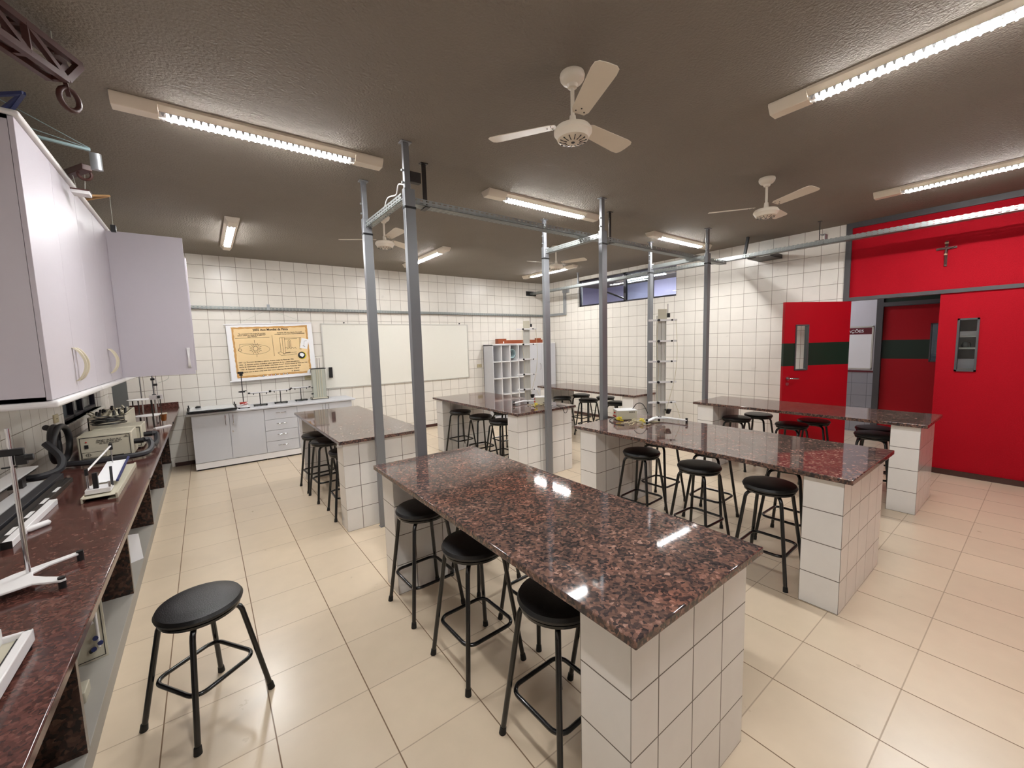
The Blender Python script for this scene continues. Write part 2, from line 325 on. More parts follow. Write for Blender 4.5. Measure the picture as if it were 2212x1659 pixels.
fr.build('vision_frame', 'framegray', d1); MB().box((XR+0.022, y0, z0), (XR+0.027, y1, z1)).build('vision_pane', 'glass', d1)
struct(MB().box((XR-0.02, YF, 0), (XR+0.05, 0.83, 0.06)).build('baseboard_right', 'basebd'))
struct(MB().box((XR-0.012, 1.72, 0), (XR, YB-0.011, 0.055)).build('baseboard_right_tiled', 'basebd'))
struct(MB().box((XL+0.6, YB-0.012, 0), (XR-0.012, YB, 0.055)).build('baseboard_back', 'basebd'))
# open door leaf: hinge (6.60,1.65), swung into the room
dv = Vector((5.7965, 2.090, 0))-Vector((6.60, 1.65, 0)); ang = math.atan2(2.11-1.65, 5.76-6.60)
MD = Matrix.Translation((6.60, 1.65, 0)) @ Matrix.Rotation(ang, 4, 'Z')        # local x along the leaf
def leaf(name, W, slot, band, M, parentkind='structure', hinge_side=True):
    s0, s1, sz0, sz1 = slot; T0, T1 = 0.0, 0.035
    q = MB(); Z1 = 2.05
    def seg(x0, x1, za, zb, mi):
        q.box((x0, T0, za), (x1, T1, zb), mi, M)
    for x0, x1 in ((0, s0), (s1, W)):
        seg(x0, x1, 0.012, band[0], 0); seg(x0, x1, band[0], band[1], 1); seg(x0, x1, band[1], Z1, 0)
    seg(s0, s1, 0.012, sz0, 0); seg(s0, s1, sz1, Z1, 0)
    o = struct(q.build(name, ['red', 'green']))
    f = MB(); e = 0.012
    for (xa, xb, za, zb) in ((s0-e, s0+.004, sz0-e, sz1+e), (s1-.004, s1+e, sz0-e, sz1+e), (s0-e, s1+e, sz0-e, sz0+.004), (s0-e, s1+e, sz1-.004, sz1+e)):
        f.box((xa, T0-.008, za), (xb, T1+.008, zb), 0, M)
    f.build('vision_frame', 'framegray', o); MB().box((s0, 0.015, sz0), (s1, 0.02, sz1), 0, M).build('vision_pane', 'glass', o)
    return o
d2 = leaf('door_2', 0.943, (0.61, 0.775, 1.204, 1.758), (1.25, 1.537), MD)
hd = MB()
for sgn, yy in ((1, 0.035), (-1, 0.0)):
    hd.cyl(MD @ Vector((0.877, yy, 1.095)), MD @ Vector((0.877, yy+sgn*0.012, 1.095)), 0.026)
    hd.tube([MD @ Vector(p) for p in ((0.877, yy, 1.095), (0.877, yy+sgn*0.05, 1.095), (0.862, yy+sgn*0.058, 1.095), (0.765, yy+sgn*0.058, 1.093))], 0.009)
hd.build('door_handle', 'chrome', d2, smooth=True)
lk = MB()
for sgn, yy in ((1, 0.035), (-1, 0.0)): lk.cyl(MD @ Vector((0.879, yy, 1.023)), MD @ Vector((0.879, yy+sgn*0.006, 1.023)), 0.022)
lk.build('lock_rosette', 'chrome', d2, smooth=True)
# corridor beyond the doorway
struct(MB().box((XF, 3.6, 1.03), (XF+0.1, YB, ZC)).build('wall_corridor_lavender', 'lavender'))
struct(MB().box((XF, 1.735, 1.03), (XF+0.1, 3.6, ZC)).box((XF, YF, 2.28), (XF+0.1, 1.735, ZC)).box((XF, YF, 1.03), (XF+0.1, 1.0, 2.28)).build('wall_corridor_upper', 'whitepaint'))
struct(MB().box((XF, 1.735, 0), (XF+0.1, YB, 1.01)).box((XF, YF, 0), (XF+0.1, 1.0, 1.01)).build('wall_corridor_lower', 'corrtile'))
struct(MB().box((XF-0.008, 1.735, 1.0), (XF+0.1, YB, 1.03)).box((XF-0.008, YF, 1.0), (XF+0.1, 1.0, 1.03)).build('trim_2', 'maroon'))
struct(MB().box((XF-0.03, 1.695, 0), (XF+0.1, 1.775, 2.3)).box((XF-0.03, 0.92, 0), (XF+0.1, 1.0, 2.3)).box((XF-0.03, 1.0, 2.055), (XF+0.1, 1.695, 2.115)).box((XF-0.03, 0.92, 2.26), (XF+0.1, 1.735, 2.3)).build('trim_3', 'framegray'))
MC = Matrix.Translation((XF+0.03, 1.7, 0)) @ Matrix.Rotation(-PI/2, 4, 'Z')
d3 = leaf('door_3', 0.71, (0.555, 0.625, 1.2, 1.75), (1.228, 1.523), MC)
struct(MB().box((XF+0.01, 1.0, 2.115), (XF+0.05, 1.7, 2.26)).build('trim_4', 'green'))
nb = thing('notice_board', (XF, 2.15, 1.07), 'white framed notice board with maroon heading on the corridor wall beyond the doorway', 'notice board')
MB().box((-0.012, -0.33, 0.0), (0, 0.33, 0.67)).build('board_panel', 'paper', nb)
q = MB()
for a, b in (((-.35, -.02), (-.33, .69)), ((.33, -.02), (.35, .69)), ((-.35, -.02), (.35, 0)), ((-.35, .67), (.35, .69))): q.box((-0.02, a[0], a[1]), (0, b[0], b[1]))
q.build('board_frame', 'alu', nb); MB().box((-0.014, -0.33, 0.555), (-0.012, 0.33, 0.66)).build('heading_band', 'maroon', nb)
text('heading_text', 'INFORMAÇÕES', 0.066, Matrix.Translation((-0.0155, 0.0, 0.605)) @ Matrix.Rotation(-PI/2, 4, 'Z') @ Matrix.Rotation(PI/2, 4, 'X'), 'paper', nb, bold=0.001)

# added shelf and contents, standing in for the likely reflection in the fixed leaf's slot
t = thing('stand_in_shelf', (7.15, 0.3, 0), 'dark stand-in shelf unit added for the likely reflection in the fixed red leaf window', 'shelf')
MB().box((0.28, 0, 0), (0.3, 0.5, 2.1)).box((0, 0, 0), (0.28, 0.02, 2.1)).box((0, 0.48, 0), (0.28, 0.5, 2.1)).build('carcass', 'brownwood', t)
for z in (0.9, 1.17, 1.42, 1.56): MB().box((0.0, 0.02, z), (0.28, 0.48, z+0.018)).build('shelf_board', 'alu', t)
tag(MB().box((7.2, 0.58, 1.578), (7.35, 0.76, 1.63)).build('white_tray', 'edge', bevel=0.004), 'small added white tray on the top board of the stand-in shelf', 'tray')
tag(MB().lathe([(0.01, 0), (0.035, 0), (0.04, 0.03), (0.03, 0.06), (0.01, 0.065)], (7.25, 0.66, 1.438), 16).build('black_pot', 'black', smooth=True), 'small added black pot on the second board of the stand-in shelf', 'pot')
tag(MB().box((7.18, 0.34, 1.188), (7.3, 0.76, 1.30)).build('gray_box', 'laminate', bevel=0.003), 'added gray box on the lower board of the stand-in shelf', 'box')
# high window in the right wall
def window(name, ax, x, a0, a1, z0, z1, mull, depth, sill=None):
    """frame in a wall opening; ax = sign of the outward direction"""
    o = None; q = MB(); X0, X1 = sorted((x+ax*0.05, x+ax*(0.05+depth))); w_ = 0.035
    q.box((X0, a0, z0), (X1, a0+w_, z1)).box((X0, a1-w_, z0), (X1, a1, z1)).box((X0, a0, z0), (X1, a1, z0+w_)).box((X0, a0, z1-w_), (X1, a1, z1))
    for m in mull: q.box((X0, m-.03, z0), (X1, m+.03, z1))
    o = struct(q.build(name, 'darkframe', bevel=0.002))
    e = [a0+w_]+[v for m in mull for v in (m-.03, m+.03)]+[a1-w_]
    for k in range(0, len(e), 2):
        MB().box(((X0+X1)/2-.002, e[k], z0+w_), ((X0+X1)/2+.002, e[k+1], z1-w_)).build('window_pane', 'glass', o)
    return o
w1 = window('window_1', 1, XR, RY0, RY1, RZ0, RZ1, (5.22, 4.62), 0.05)
# tilted sash inside first bay and stays
q = MB()
for (a, b) in ((5.26, 6.38),): q.bar((XR+0.16, a, RZ0+.06), (XR+0.32, b-.5, RZ0+.28), 0.03, 0.03)
q.build('window_stay', 'darkframe', w1)
w2 = window('window_2', -1, XL, WY0, WY1, WZ0, WZ1, (6.0, 6.4), 0.05)
struct(MB().box((XL-0.15, WY0, WZ0-0.02), (XL+0.02, WY1, WZ0)).build('trim_5', 'walltile'))
struct(MB().box((XL-1.3, 4.2, -0.1), (XL-1.2, 8.0, 3)).build('wall_outside_left', 'whitepaint'))

# ------------------------------------------------------------------ light fixtures
def fixture(L, label, loc, rz, group='ceiling fluorescent fixtures', mat='tube', first=[]):
    """long axis = local +x from origin, near contact edge at y=0, body towards +y, hangs below z=0"""
    key = (round(L, 2), mat)
    for k, r in first:
        if k == key: return dup(r, loc, rz, label, group)
    t = thing('fluorescent_fixture', loc, label, 'ceiling light', group, rz)
    cap = 0.2; W, H = 0.135, 0.058
    def sect(x0, x1, mb):
        pr = [(0, 0), (W, 0), (W, -0.016), (W-0.03, -H), (0.03, -H), (0, -0.016)]
        v = [(x0, y, z) for y, z in pr]+[(x1, y, z) for y, z in pr]; n = 6
        mb._add(v, [tuple(range(n)), tuple(range(2*n-1, n-1, -1))]+[(i, n+i, n+(i+1) % n, (i+1) % n) for i in range(n)])
    b1 = MB(); sect(0, cap, b1); b1.build('end_cap', 'fixture', t, bevel=0.003)
    b2 = MB(); sect(L-cap, L, b2); b2.build('end_cap', 'fixture', t, bevel=0.003)
    hb = MB(); hb.box((cap, 0, -0.016), (L-cap, W, 0)); hb._add([(cap, 0, -.016), (L-cap, 0, -.016), (L-cap, .03, -.040), (cap, .03, -.040), (cap, .006, -.016), (L-cap, .006, -.016), (L-cap, .034, -.040), (cap, .034, -.040)], [(0, 1, 2, 3), (7, 6, 5, 4), (3, 2, 6, 7), (0, 3, 7, 4), (1, 5, 6, 2)])
    hb._add([(cap, W, -.016), (L-cap, W, -.016), (L-cap, W-.03, -.040), (cap, W-.03, -.040), (cap, W-.006, -.016), (L-cap, W-.006, -.016), (L-cap, W-.040, -.040), (cap, W-.040, -.040)], [(0, 1, 2, 3), (7, 6, 5, 4), (3, 2, 6, 7), (0, 3, 7, 4), (1, 5, 6, 2)])
    hb.build('housing', 'fixture', t)
    for yy in (0.05, W-0.05):
        MB().cyl((cap+0.03, yy, -0.043), (L-cap-0.03, yy, -0.043), 0.016, 12).build('lamp_tube', mat, t, smooth=True)
        for xa in (cap, L-cap-.032): MB().cyl((xa, yy, -0.043), (xa+.032, yy, -0.043), 0.0165, 12).build('lamp_holder', 'lampend', t)
    n = int((L-2*cap)/0.034)
    for yy, s in ((W-.031, 1), (0.031, -1)):
        lv = MB(); lv.box((cap, yy-.001, -.043), (L-cap, yy+.001, -.04))
        for k in range(n):
            x = cap+0.017+k*(L-2*cap-0.034)/(n-1)
            lv._add([(x-.009, yy, -.04), (x+.009, yy, -.04), (x+.0035, yy-s*.004, -.06), (x-.0035, yy-s*.004, -.06), (x-.009, yy+s*.0012, -.04), (x+.009, yy+s*.0012, -.04), (x+.0035, yy-s*.0028, -.06), (x-.0035, yy-s*.0028, -.06)],
                    [(0, 1, 2, 3), (7, 6, 5, 4), (0, 4, 5, 1), (2, 6, 7, 3), (0, 3, 7, 4), (1, 5, 6, 2)])
        lv.build('louvre', 'louvre', t)
    first.append((key, t)); return t
ZF = ZC
fixture(1.48, 'fluorescent ceiling fixture nearest the wall cabinets, over the left aisle', (-0.38, 3.105, ZF), 0)
fixture(1.48, 'fluorescent ceiling fixture over the middle, beside the two central posts', (2.08, 3.15, ZF), 0)
fixture(1.48, 'fluorescent ceiling fixture behind the post farthest right', (4.68, 3.22, ZF), 0)
# fixtures running along y (rz=90deg: local x -> +y, local y -> -x)
fixture(1.48, 'large bright fluorescent fixture at the top right, nearest the camera', (2.76, 1.145, ZF), -PI/2)
fixture(1.48, 'fluorescent fixture at the right edge above the red partition', (5.37, 1.2, ZF), -PI/2)
fixture(1.48, 'fluorescent fixture seen between the two left posts, before the whiteboard wall', (2.74, 6.8, ZF), -PI/2)
fixture(1.48, 'farthest fluorescent fixture, above the pigeonhole cabinet corner', (5.37, 6.84, ZF), -PI/2)
fixture(1.48, 'fluorescent fixture seen end-on above the base cabinets and poster', (0.2, 6.76, ZF), -PI/2)
fixture(1.48, 'fluorescent fixture on the ceiling just above and behind the camera', (0.2, 1.0, ZF), -PI/2)
fixture(1.48, 'bluish fluorescent fixture beyond the high window', (7.6, 6.2, ZF), -PI/2, 'corridor fixtures', 'tubew')
fixture(1.48, 'bluish fluorescent fixture in the corridor beyond the red doorway', (7.6, 3.4, ZF), -PI/2, 'corridor fixtures', 'tubec')

# ------------------------------------------------------------------ benches
def bench(x0, x1, y0, y1, label, H=0.83):
    t = thing('tiled_workbench', (x0, y0, 0), label, 'workbench', 'granite topped benches')
    W, L = x1-x0, y1-y0
    MB().box((0, 0, H-0.03), (W, L, H)).build('granite_top', 'granite', t, bevel=0.004, seg=3)
    px0, px1 = 0.04, W-0.035
    for ya in (0.045, L-0.245):
        p = MB().box((0, 0, 0), (px1-px0, 0.2, H-0.0305)).build('tiled_support', 'benchtile', t, bevel=0.001); p.location = (px0, ya, 0)
    return t
B = {}
BY0, BY1, CY0, CY1 = 0.628, 2.754, 3.645, 5.805
bench(0.774, 1.565, BY0, BY1, 'nearest red-brown granite bench in the foreground centre on white tiled ends')
bench(2.706, 3.652, BY0, BY1, 'front middle granite bench carrying the larger electronics tower')
bench(4.848, 5.603, BY0, BY1, 'front right granite bench nearest the open red door')
bench(0.774, 1.57, CY0, CY1, 'back left granite bench in front of the white base cabinets')
bench(2.706, 3.652, CY0, CY1, 'back middle granite bench carrying the smaller, farther tower')
bench(4.848, 5.603, CY0, CY1, 'back right granite bench in the far corner under the high window')

# ------------------------------------------------------------------ stools
def make_stool(H, label, loc, rz, group=None, spread=0.17):
    t = thing('round_stool', loc, label, 'stool', group, rz)
    R = 0.163
    MB().lathe([(0.02, H-0.047), (R-0.02, H-0.045), (R-0.004, H-0.036), (R, H-0.024), (R-0.008, H-0.010), (R-0.04, H-0.002), (0.08, H+0.001), (0.01, H+0.001)], n=48).build('seat', 'vinyl', t, smooth=True)
    MB().lathe([(0.13, H-0.058), (R-0.012, H-0.056), (R-0.01, H-0.044), (0.13, H-0.044)], n=40).build('seat_rim', 'blackpaint', t, smooth=True)
    for sx in (1, -1):
        for sy in (1, -1):
            top = H-0.066
            pts = [(0.03, 0.03, top), (0.075, 0.075, top), (0.092, 0.092, top-0.004), (0.103, 0.103, top-0.016), (0.109, 0.109, top-0.034), (spread, spread, 0.0)]
            pts = [(sx*a, sy*b, c) for a, b, c in pts]
            lg = MB().tube(pts, 0.0115, 12).build('leg', 'blackpaint', t, smooth=True)
            MB().cyl((sx*(spread-.003), sy*(spread-.003), 0.03), (sx*spread, sy*spread, 0.0), 0.0135, 12, r2=0.0155).build('rubber_foot', 'rubber', lg, smooth=True)
    zr = 0.205; top = H-0.1; k = spread-(spread-0.109)*zr/top; hs = k-0.006; rc = 0.05; ring = []
    for cx, cy, a in ((hs-rc, hs-rc, 0), (-hs+rc, hs-rc, PI/2), (-hs+rc, -hs+rc, PI), (hs-rc, -hs+rc, 3*PI/2)):
        ring += arc((cx, cy, zr), rc, a, a+PI/2, 6)
    MB().tube(ring, 0.0095, 10, closed=True).build('footrest_ring', 'blackpaint', t, smooth=True)
    return t
make_stool(0.535, 'lone low black round stool standing in the left aisle foreground', (-0.191, 2.238, 0), math.radians(-56), 'black round lab stools')
SG = 'black round lab stools'
s0 = make_stool(0.645, 'black stool under left side of foreground bench, middle of its three', (0.935, 1.729, 0), math.radians(2), SG)
stools = [
 (0.926, 2.326, 2, 'black stool under left side of foreground bench, farthest from camera'),
 (0.965, 1.14, 2, 'black stool under left side of foreground bench, nearest the camera'),
 (1.375, 2.33, 2, 'black stool under far side of foreground bench, at its back end'),
 (1.375, 1.735, 2, 'black stool under far side of foreground bench, middle of the side'),
 (1.385, 1.16, 2, 'black stool under far side of foreground bench, at its near end'),
 (3.0, 2.2, 4, 'black stool at left side of front middle bench, farthest of three'),
 (2.98, 1.65, -2, 'black stool at left side of front middle bench, middle of three'),
 (2.93, 1.125, 2, 'black stool at left side of front middle bench, nearest its tiled front end'),
 (3.5, 2.33, 0, 'black stool behind front middle bench, right side, under the tower'),
 (3.51, 1.82, 3, 'black stool behind front middle bench, right side, centre'),
 (3.53, 1.21, 0, 'black stool behind front middle bench, right side, near the tiled end'),
 (5.2, 2.37, 5, 'black stool at left side of red-door bench, farthest of three'),
 (5.21, 1.77, -4, 'black stool at left side of red-door bench, middle of three'),
 (5.23, 1.05, 0, 'black stool at left side of red-door bench, beside its tiled end'),
 (5.6, 2.28, 0, 'black stool on door side of red-door bench, against the tiled wall backdrop'),
 (5.61, 1.68, 8, 'black stool on door side of red-door bench, against the open door'),
 (5.57, 1.12, 3, 'black stool on door side of red-door bench, before the doorway'),
 (0.898, 5.187, 3, 'black stool at aisle side of back left bench, farthest of three'),
 (0.915, 4.765, 3, 'black stool at aisle side of back left bench, second from its tiled end'),
 (0.958, 4.158, -2, 'black stool at aisle side of back left bench, beside its tiled end'),
 (1.36, 5.15, 0, 'black stool at far side of back left bench, mostly hidden behind others'),
 (2.96, 5.4, 3, 'black stool at left side of back middle bench, farthest of three'),
 (2.96, 4.83, -3, 'black stool at left side of back middle bench, middle of three'),
 (2.96, 4.33, 4, 'black stool at left side of back middle bench, beside its tiled end'),
 (3.45, 4.95, 0, 'black stool at right side of back middle bench, half hidden, farther one'),
 (3.45, 4.45, 0, 'black stool at right side of back middle bench, half hidden, nearer one'),
 (5.08, 5.38, 3, 'black stool at far left corner of back right bench, beside the post'),
 (5.19, 4.85, 0, 'black stool at left side of back right bench, standing clear in the middle'),
 (5.24, 4.27, -3, 'black stool at left side of back right bench, beside its tiled end'),
 (5.58, 5.38, 0, 'black stool at wall side of back right bench, farther one'),
 (5.62, 4.83, 4, 'black stool at wall side of back right bench, nearer one'),
]
for x, y, a, lb in stools: dup(s0, (x, y, 0), math.radians(a), lb, SG)

# ------------------------------------------------------------------ telescopic posts
def post(x, y, label, first=[]):
    if first: return dup(first[0], (x, y, 0), 0, label, 'telescopic steel posts')
    t = thing('steel_post', (x, y, 0), label, 'post', 'telescopic steel posts'); first.append(t)
    MB().box((-0.038, -0.023, 0.006), (0.038, 0.023, 2.72)).box((-0.045, -0.03, 0), (0.045, 0.03, 0.006)).build('lower_tube', 'postgray', t, bevel=0.004)
    MB().box((-0.03, -0.016, 2.7), (0.012, 0.016, 3.022)).box((-0.045, -0.03, 3.022), (0.03, 0.03, 3.03)).build('upper_tube', 'postgray', t, bevel=0.003)
    MB().box((-0.0405, -0.0255, 2.585), (0.0405, 0.0255, 2.6)).build('cable_tie', 'black', t)
    b = MB()
    for z in (2.76, 2.84): b.cyl((-0.045, 0, z), (-0.028, 0, z), 0.008, 8)
    b.build('clamp_bolt', 'galv', t); return t
for px, nm in ((1.145, 'left pair'), (3.18, 'middle pair'), (5.215, 'right pair')):
    post(px, 2.79, {'left pair': 'gray steel post rising behind the foreground bench end', 'middle pair': 'gray steel post at the back end of front middle bench', 'right pair': 'gray steel post at the back end of red-door bench, farthest right'}[nm])
    post(px-0.03, 3.615, {'left pair': 'leftmost gray steel post, against the end of back left bench', 'middle pair': 'gray steel post against the end of back middle bench', 'right pair': 'gray steel post near the larger tower, before back right bench'}[nm])

# ------------------------------------------------------------------ cable trays
def tray(name, p, q, w_, h, mat, label, t_=0.0025):
    """U channel, p-q along x or y at bottom centre"""
    b = MB(); (x0, y0, z0), (x1, y1, _) = (0, 0, 0), (q[0]-p[0], q[1]-p[1], 0)
    if abs(x1-x0) > abs(y1-y0):
        b.box((x0, y0-w_/2, z0), (x1, y0+w_/2, z0+t_)).box((x0, y0-w_/2, z0), (x1, y0-w_/2+t_, z0+h)).box((x0, y0+w_/2-t_, z0), (x1, y0+w_/2, z0+h))
    else:
        b.box((x0-w_/2, y0, z0), (x0+w_/2, y1, z0+t_)).box((x0-w_/2, y0, z0), (x0-w_/2+t_, y1, z0+h)).box((x0+w_/2-t_, y0, z0), (x0+w_/2, y1, z0+h))
    o = b.build(name, mat); o.location = p; return tag(o, label, 'cable tray')
tray('cable_tray', (1.17, 3.03, 2.70), (6.12, 3.03, 2.70), 0.09, 0.045, 'trayx', 'long slotted steel cable tray crossing the room between the posts')
for px, lb in ((1.125, 'short slotted tray joining the two left posts'), (3.16, 'short slotted tray joining the two middle posts'), (5.195, 'short slotted tray joining the two right posts')):
    tray('cable_tray', (px, 2.815, 2.645), (px, 3.59, 2.645), 0.05, 0.05, 'trayy', lb)
tray('cable_tray', (6.17, -2.2, 2.745), (6.17, YB-0.001, 2.745), 0.09, 0.055, 'trayy', 'long slotted cable tray along the window wall and red partition')
tray('cable_tray', (XL+0.001, YB-0.03, 2.25), (XR-0.06, YB-0.03, 2.25), 0.055, 0.045, 'trayx', 'slotted cable tray fixed along the whiteboard wall')
o = tag(MB().box((XR-0.05, 6.8, 2.25), (XR-0.001, 6.86, 2.76)).box((XR-0.05, 6.86, 2.25), (XR-0.001, YB-0.001, 2.3)).box((XR-0.06, 6.7, 2.74), (XR-0.001, 6.87, 2.82)).build('cable_duct', 'galv', bevel=0.002), 'bent gray cable duct rising in the back right corner', 'cable duct')
o = tag(MB().box((6.22, 2.44, 2.735), (XR-0.001, 2.74, 2.74)).box((6.22, 2.44, 2.735), (XR-0.001, 2.446, 2.79)).box((6.22, 2.734, 2.735), (XR-0.001, 2.74, 2.79)).build('branch_tray', 'darksteel'), 'short dark branch tray running into the tiled wall', 'cable tray')
o = tag(MB().box((6.02, YB-0.012, 2.73), (6.32, YB-0.001, 2.83)).build('wall_plate', 'black'), 'black opening plate where the tray meets the back wall', 'wall plate')
def hanger(x, y, ztop, zb, w_, mat, label):
    b = MB(); b.box((x-w_/2, y-0.003, zb), (x+w_/2, y+0.003, ztop)).box((x-w_/2-.012, y-.02, ztop-.005), (x+w_/2+.012, y+.02, ztop)).box((x-w_/2, y-0.05, zb), (x+w_/2, y+0.05, zb+0.004))
    return tag(b.build('tray_hanger', mat), label, 'tray hanger', 'steel tray hangers')
hanger(1.385, 3.03, ZC, 2.69, 0.035, 'darksteel', 'dark flat steel hanger right of the tall left post')
hanger(3.58, 3.03, ZC, 2.69, 0.035, 'darksteel', 'dark flat steel hanger right of the middle post')
hanger(6.13, 1.86, ZC, 2.8, 0.012, 'darksteel', 'thin steel hanger near the corner of the red partition')
hanger(6.15, 5.98, ZC, 2.8, 0.03, 'galv', 'small bright hanger at the window end of the long tray')
o = tag(MB().bar((6.158, 2.711, ZC), (6.15, 2.754, 2.74), 0.035, 0.03).build('strap_hanger', 'black'), 'thick black strap hanging to the tray over the tiled wall', 'tray hanger')
o = tag(MB().box((6.12, 1.80, 2.80), (6.22, 1.806, 2.87)).box((6.12, 1.80, 2.866), (6.22, 1.86, 2.87)).build('tray_bracket', 'galv'), 'bent bracket on the long tray under the thin hanger', 'bracket')
o = tag(MB().box((1.1575, 2.77, 2.77), (1.235, 2.81, 2.84)).build('junction_bracket', 'darksteel'), 'small dark bracket on the tallest left post', 'bracket')
wr_ = smooth_path([(1.13, 2.83, 2.76), (1.12, 2.9, 2.78), (1.14, 3.0, 2.745), (1.12, 3.12, 2.75), (1.13, 3.25, 2.69), (1.125, 3.4, 2.67)])
tag(MB().tube(wr_, 0.005, 6).build('loose_cable', 'edge', smooth=True), 'white cable lying loosely in the short left tray', 'cable')

# ------------------------------------------------------------------ ceiling fans
def fan(x, y, rot, label, first=[]):
    if first:
        return dup(first[0], (x, y, ZC), rot, label, 'white ceiling fans')
    t = thing('ceiling_fan', (x, y, ZC), label, 'ceiling fan', 'white ceiling fans', rot); first.append(t)
    MB().lathe([(0.062, 0), (0.066, -0.012), (0.062, -0.03), (0.05, -0.045), (0.03, -0.055), (0.024, -0.07), (0.012, -0.075)], n=32).build('canopy', 'fan', t, smooth=True)
    MB().cyl((0, 0, -0.07), (0, 0, -0.3), 0.0105, 14).build('down_rod', 'fan', t, smooth=True)
    m = MB().lathe([(0.016, -0.21), (0.02, -0.25), (0.055, -0.262), (0.09, -0.27), (0.1, -0.284), (0.1, -0.298), (0.09, -0.31), (0.082, -0.328), (0.055, -0.34), (0.01, -0.342)], n=40).build('motor_housing', 'fan', t, smooth=True)
    v = MB()
    for k in range(14):
        a = 2*PI*k/14; ca, sa = math.cos(a), math.sin(a)
        v.bar((0.035*ca, 0.035*sa, -0.342), (0.072*ca, 0.072*sa, -0.336), 0.004, 0.004)
    v.cyl((0, 0, -0.338), (0, 0, -0.3445), 0.01, 12); v.build('vent_slots', 'black', m)
    for k in range(3):
        a = 2*PI*k/3; R = Matrix.Rotation(a, 4, 'Z') @ Matrix.Rotation(math.radians(-11), 4, 'X')
        pr = [(0.09, -0.03), (0.12, -0.045), (0.42, -0.06), (0.455, -0.056), (0.47, -0.04), (0.473, 0), (0.47, 0.04), (0.455, 0.056), (0.42, 0.06), (0.12, 0.045), (0.09, 0.03)]
        T = Matrix.Translation((0, 0, -0.245)) @ R
        bl = MB().prism(pr, -0.0015, 0.0015, T).build('blade', 'fan', t, bevel=0.0008)
        s = MB()
        for (bx, by) in ((0.115, -0.022), (0.115, 0.022), (0.14, 0)): s.cyl(T @ Vector((bx, by, -0.004)), T @ Vector((bx, by, 0.004)), 0.004, 8)
        s.build('blade_screws', 'darksteel', bl)
    return t
fan(1.575, 1.62, math.radians(3), 'nearest white three-blade ceiling fan, above the foreground bench')
fan(4.036, 1.644, math.radians(6), 'white ceiling fan left of the red partition')
fan(1.575, 4.446, math.radians(30), 'white ceiling fan between the left posts, over the back left bench')
fan(4.15, 4.5, math.radians(50), 'farthest white ceiling fan, partly behind the middle posts')

# ------------------------------------------------------------------ left counter
XC = -0.42
CZ = 0.86
t = thing('granite_counter', (XL, -0.7, 0), 'long dark red granite counter along the left wall', 'counter')
MB().box((0.001, 0, CZ-0.03), (XC-XL, YB+0.7-0.001, CZ)).build('counter_top', 'granite2', t, bevel=0.004)
MB().box((0.001, YB+0.7-0.025, CZ), (XC-XL-0.01, YB+0.7-0.001, CZ+0.072)).build('back_splash', 'granite2', t)
MB().box((0.001, 0, 0.0), (0.568, YB+0.7-0.014, 0.09)).build('plinth', 'plinth', t, bevel=0.002)
for y in (0.9, 2.2, 3.52, 4.85, 6.11, 7.4): MB().box((0.001, y+0.7-0.03, 0.0905), (0.568, y+0.7, CZ-0.0305)).build('support_slab', 'granite3', t)

# wall cabinets
def d_handle(M, mat='handle', parent=None, L=0.19):
    """curved bow handle: local z along, local -y outwards"""
    b = MB(); n = 14; vs = []; 
    for i in range(n+1):
        a = i/n; z = (a-0.5)*L; y = -0.042*math.sin(PI*a)**0.7; wd = 0.007+0.007*abs(2*a-1)
        vs += [M @ Vector((-wd, y, z)), M @ Vector((wd, y, z)), M @ Vector((wd*.8, y-0.011, z)), M @ Vector((-wd*.8, y-0.011, z))]
    fs = [(0, 1, 2, 3), tuple(4*n+k for k in (3, 2, 1, 0))]
    for i in range(n):
        for k in range(4): fs.append((4*i+k, 4*i+(k+1) % 4, 4*i+4+(k+1) % 4, 4*i+4+k))
    b._add(vs, fs); return b.build('handle', mat, parent, smooth=True)
XFc, DZ0, DZ1 = -0.68, 1.42, 2.70
RX = lambda x, y, z: Matrix.Translation((x, y, z)) @ Matrix.Rotation(PI/2, 4, 'Z')       # handle outwards +x
def wall_cab(y0, y1, label, opened=False):
    t = thing('wall_cabinet', (XL, y0, DZ0), label, 'cabinet', 'white wall cabinets'); D = XFc-XL; W = y1-y0; H = DZ1-DZ0; th = 0.018
    c = MB(); c.box((0.001, 0, 0), (D-0.02, th, H)).box((0.001, W-th, 0), (D-0.02, W, H)).box((0.001, 0, 0), (D-0.02, W, th)).box((0.001, 0, H-th), (D-0.02, W, H)).box((0.001, 0, 0), (0.01, W, H)).box((0.01, 0.02, H*0.45), (D-0.05, W-0.02, H*0.45+th))
    c.build('carcass', 'lilac', t)
    for z0, z1 in ((-0.035, -0.001), (H+0.001, H+0.03)):
        MB().box((0.001, -0.0, z0), (D+0.02, W, z1)).build('moulding', 'edge', t, bevel=0.012, seg=3)
    hw = W/2-0.002
    for k in (0, 1):
        if not opened:
            d = MB().box((D-0.019, 0.001+k*(W/2), 0.002), (D, k*(W/2)+hw, H-0.002)).build('door', 'lilac', t, bevel=0.0015)
            d_handle(RX(D, W/2+(-0.035 if k == 0 else 0.035), 0.16), 'handle', d)
        else:
            yy = 0.002 if k == 0 else W-0.02
            d = MB().box((D+0.001, yy, 0.002), (D+hw, yy+0.018, H-0.002)).build('door', 'lilac', t, bevel=0.0015)
            M = Matrix.Translation((D+hw-0.04, yy if k == 0 else yy+0.018, 0.16)) @ (Matrix.Identity(4) if k == 0 else Matrix.Rotation(PI, 4, 'Z'))
            d_handle(M, 'edge', d)
    return t
wall_cab(2.86, 3.92, 'white wall cabinet at the left edge, nearest of the row')
wall_cab(3.92, 5.0, 'white wall cabinet in the middle of the row with closed doors')
wall_cab(5.0, 6.04, 'white wall cabinet at the far end with both doors standing open', True)

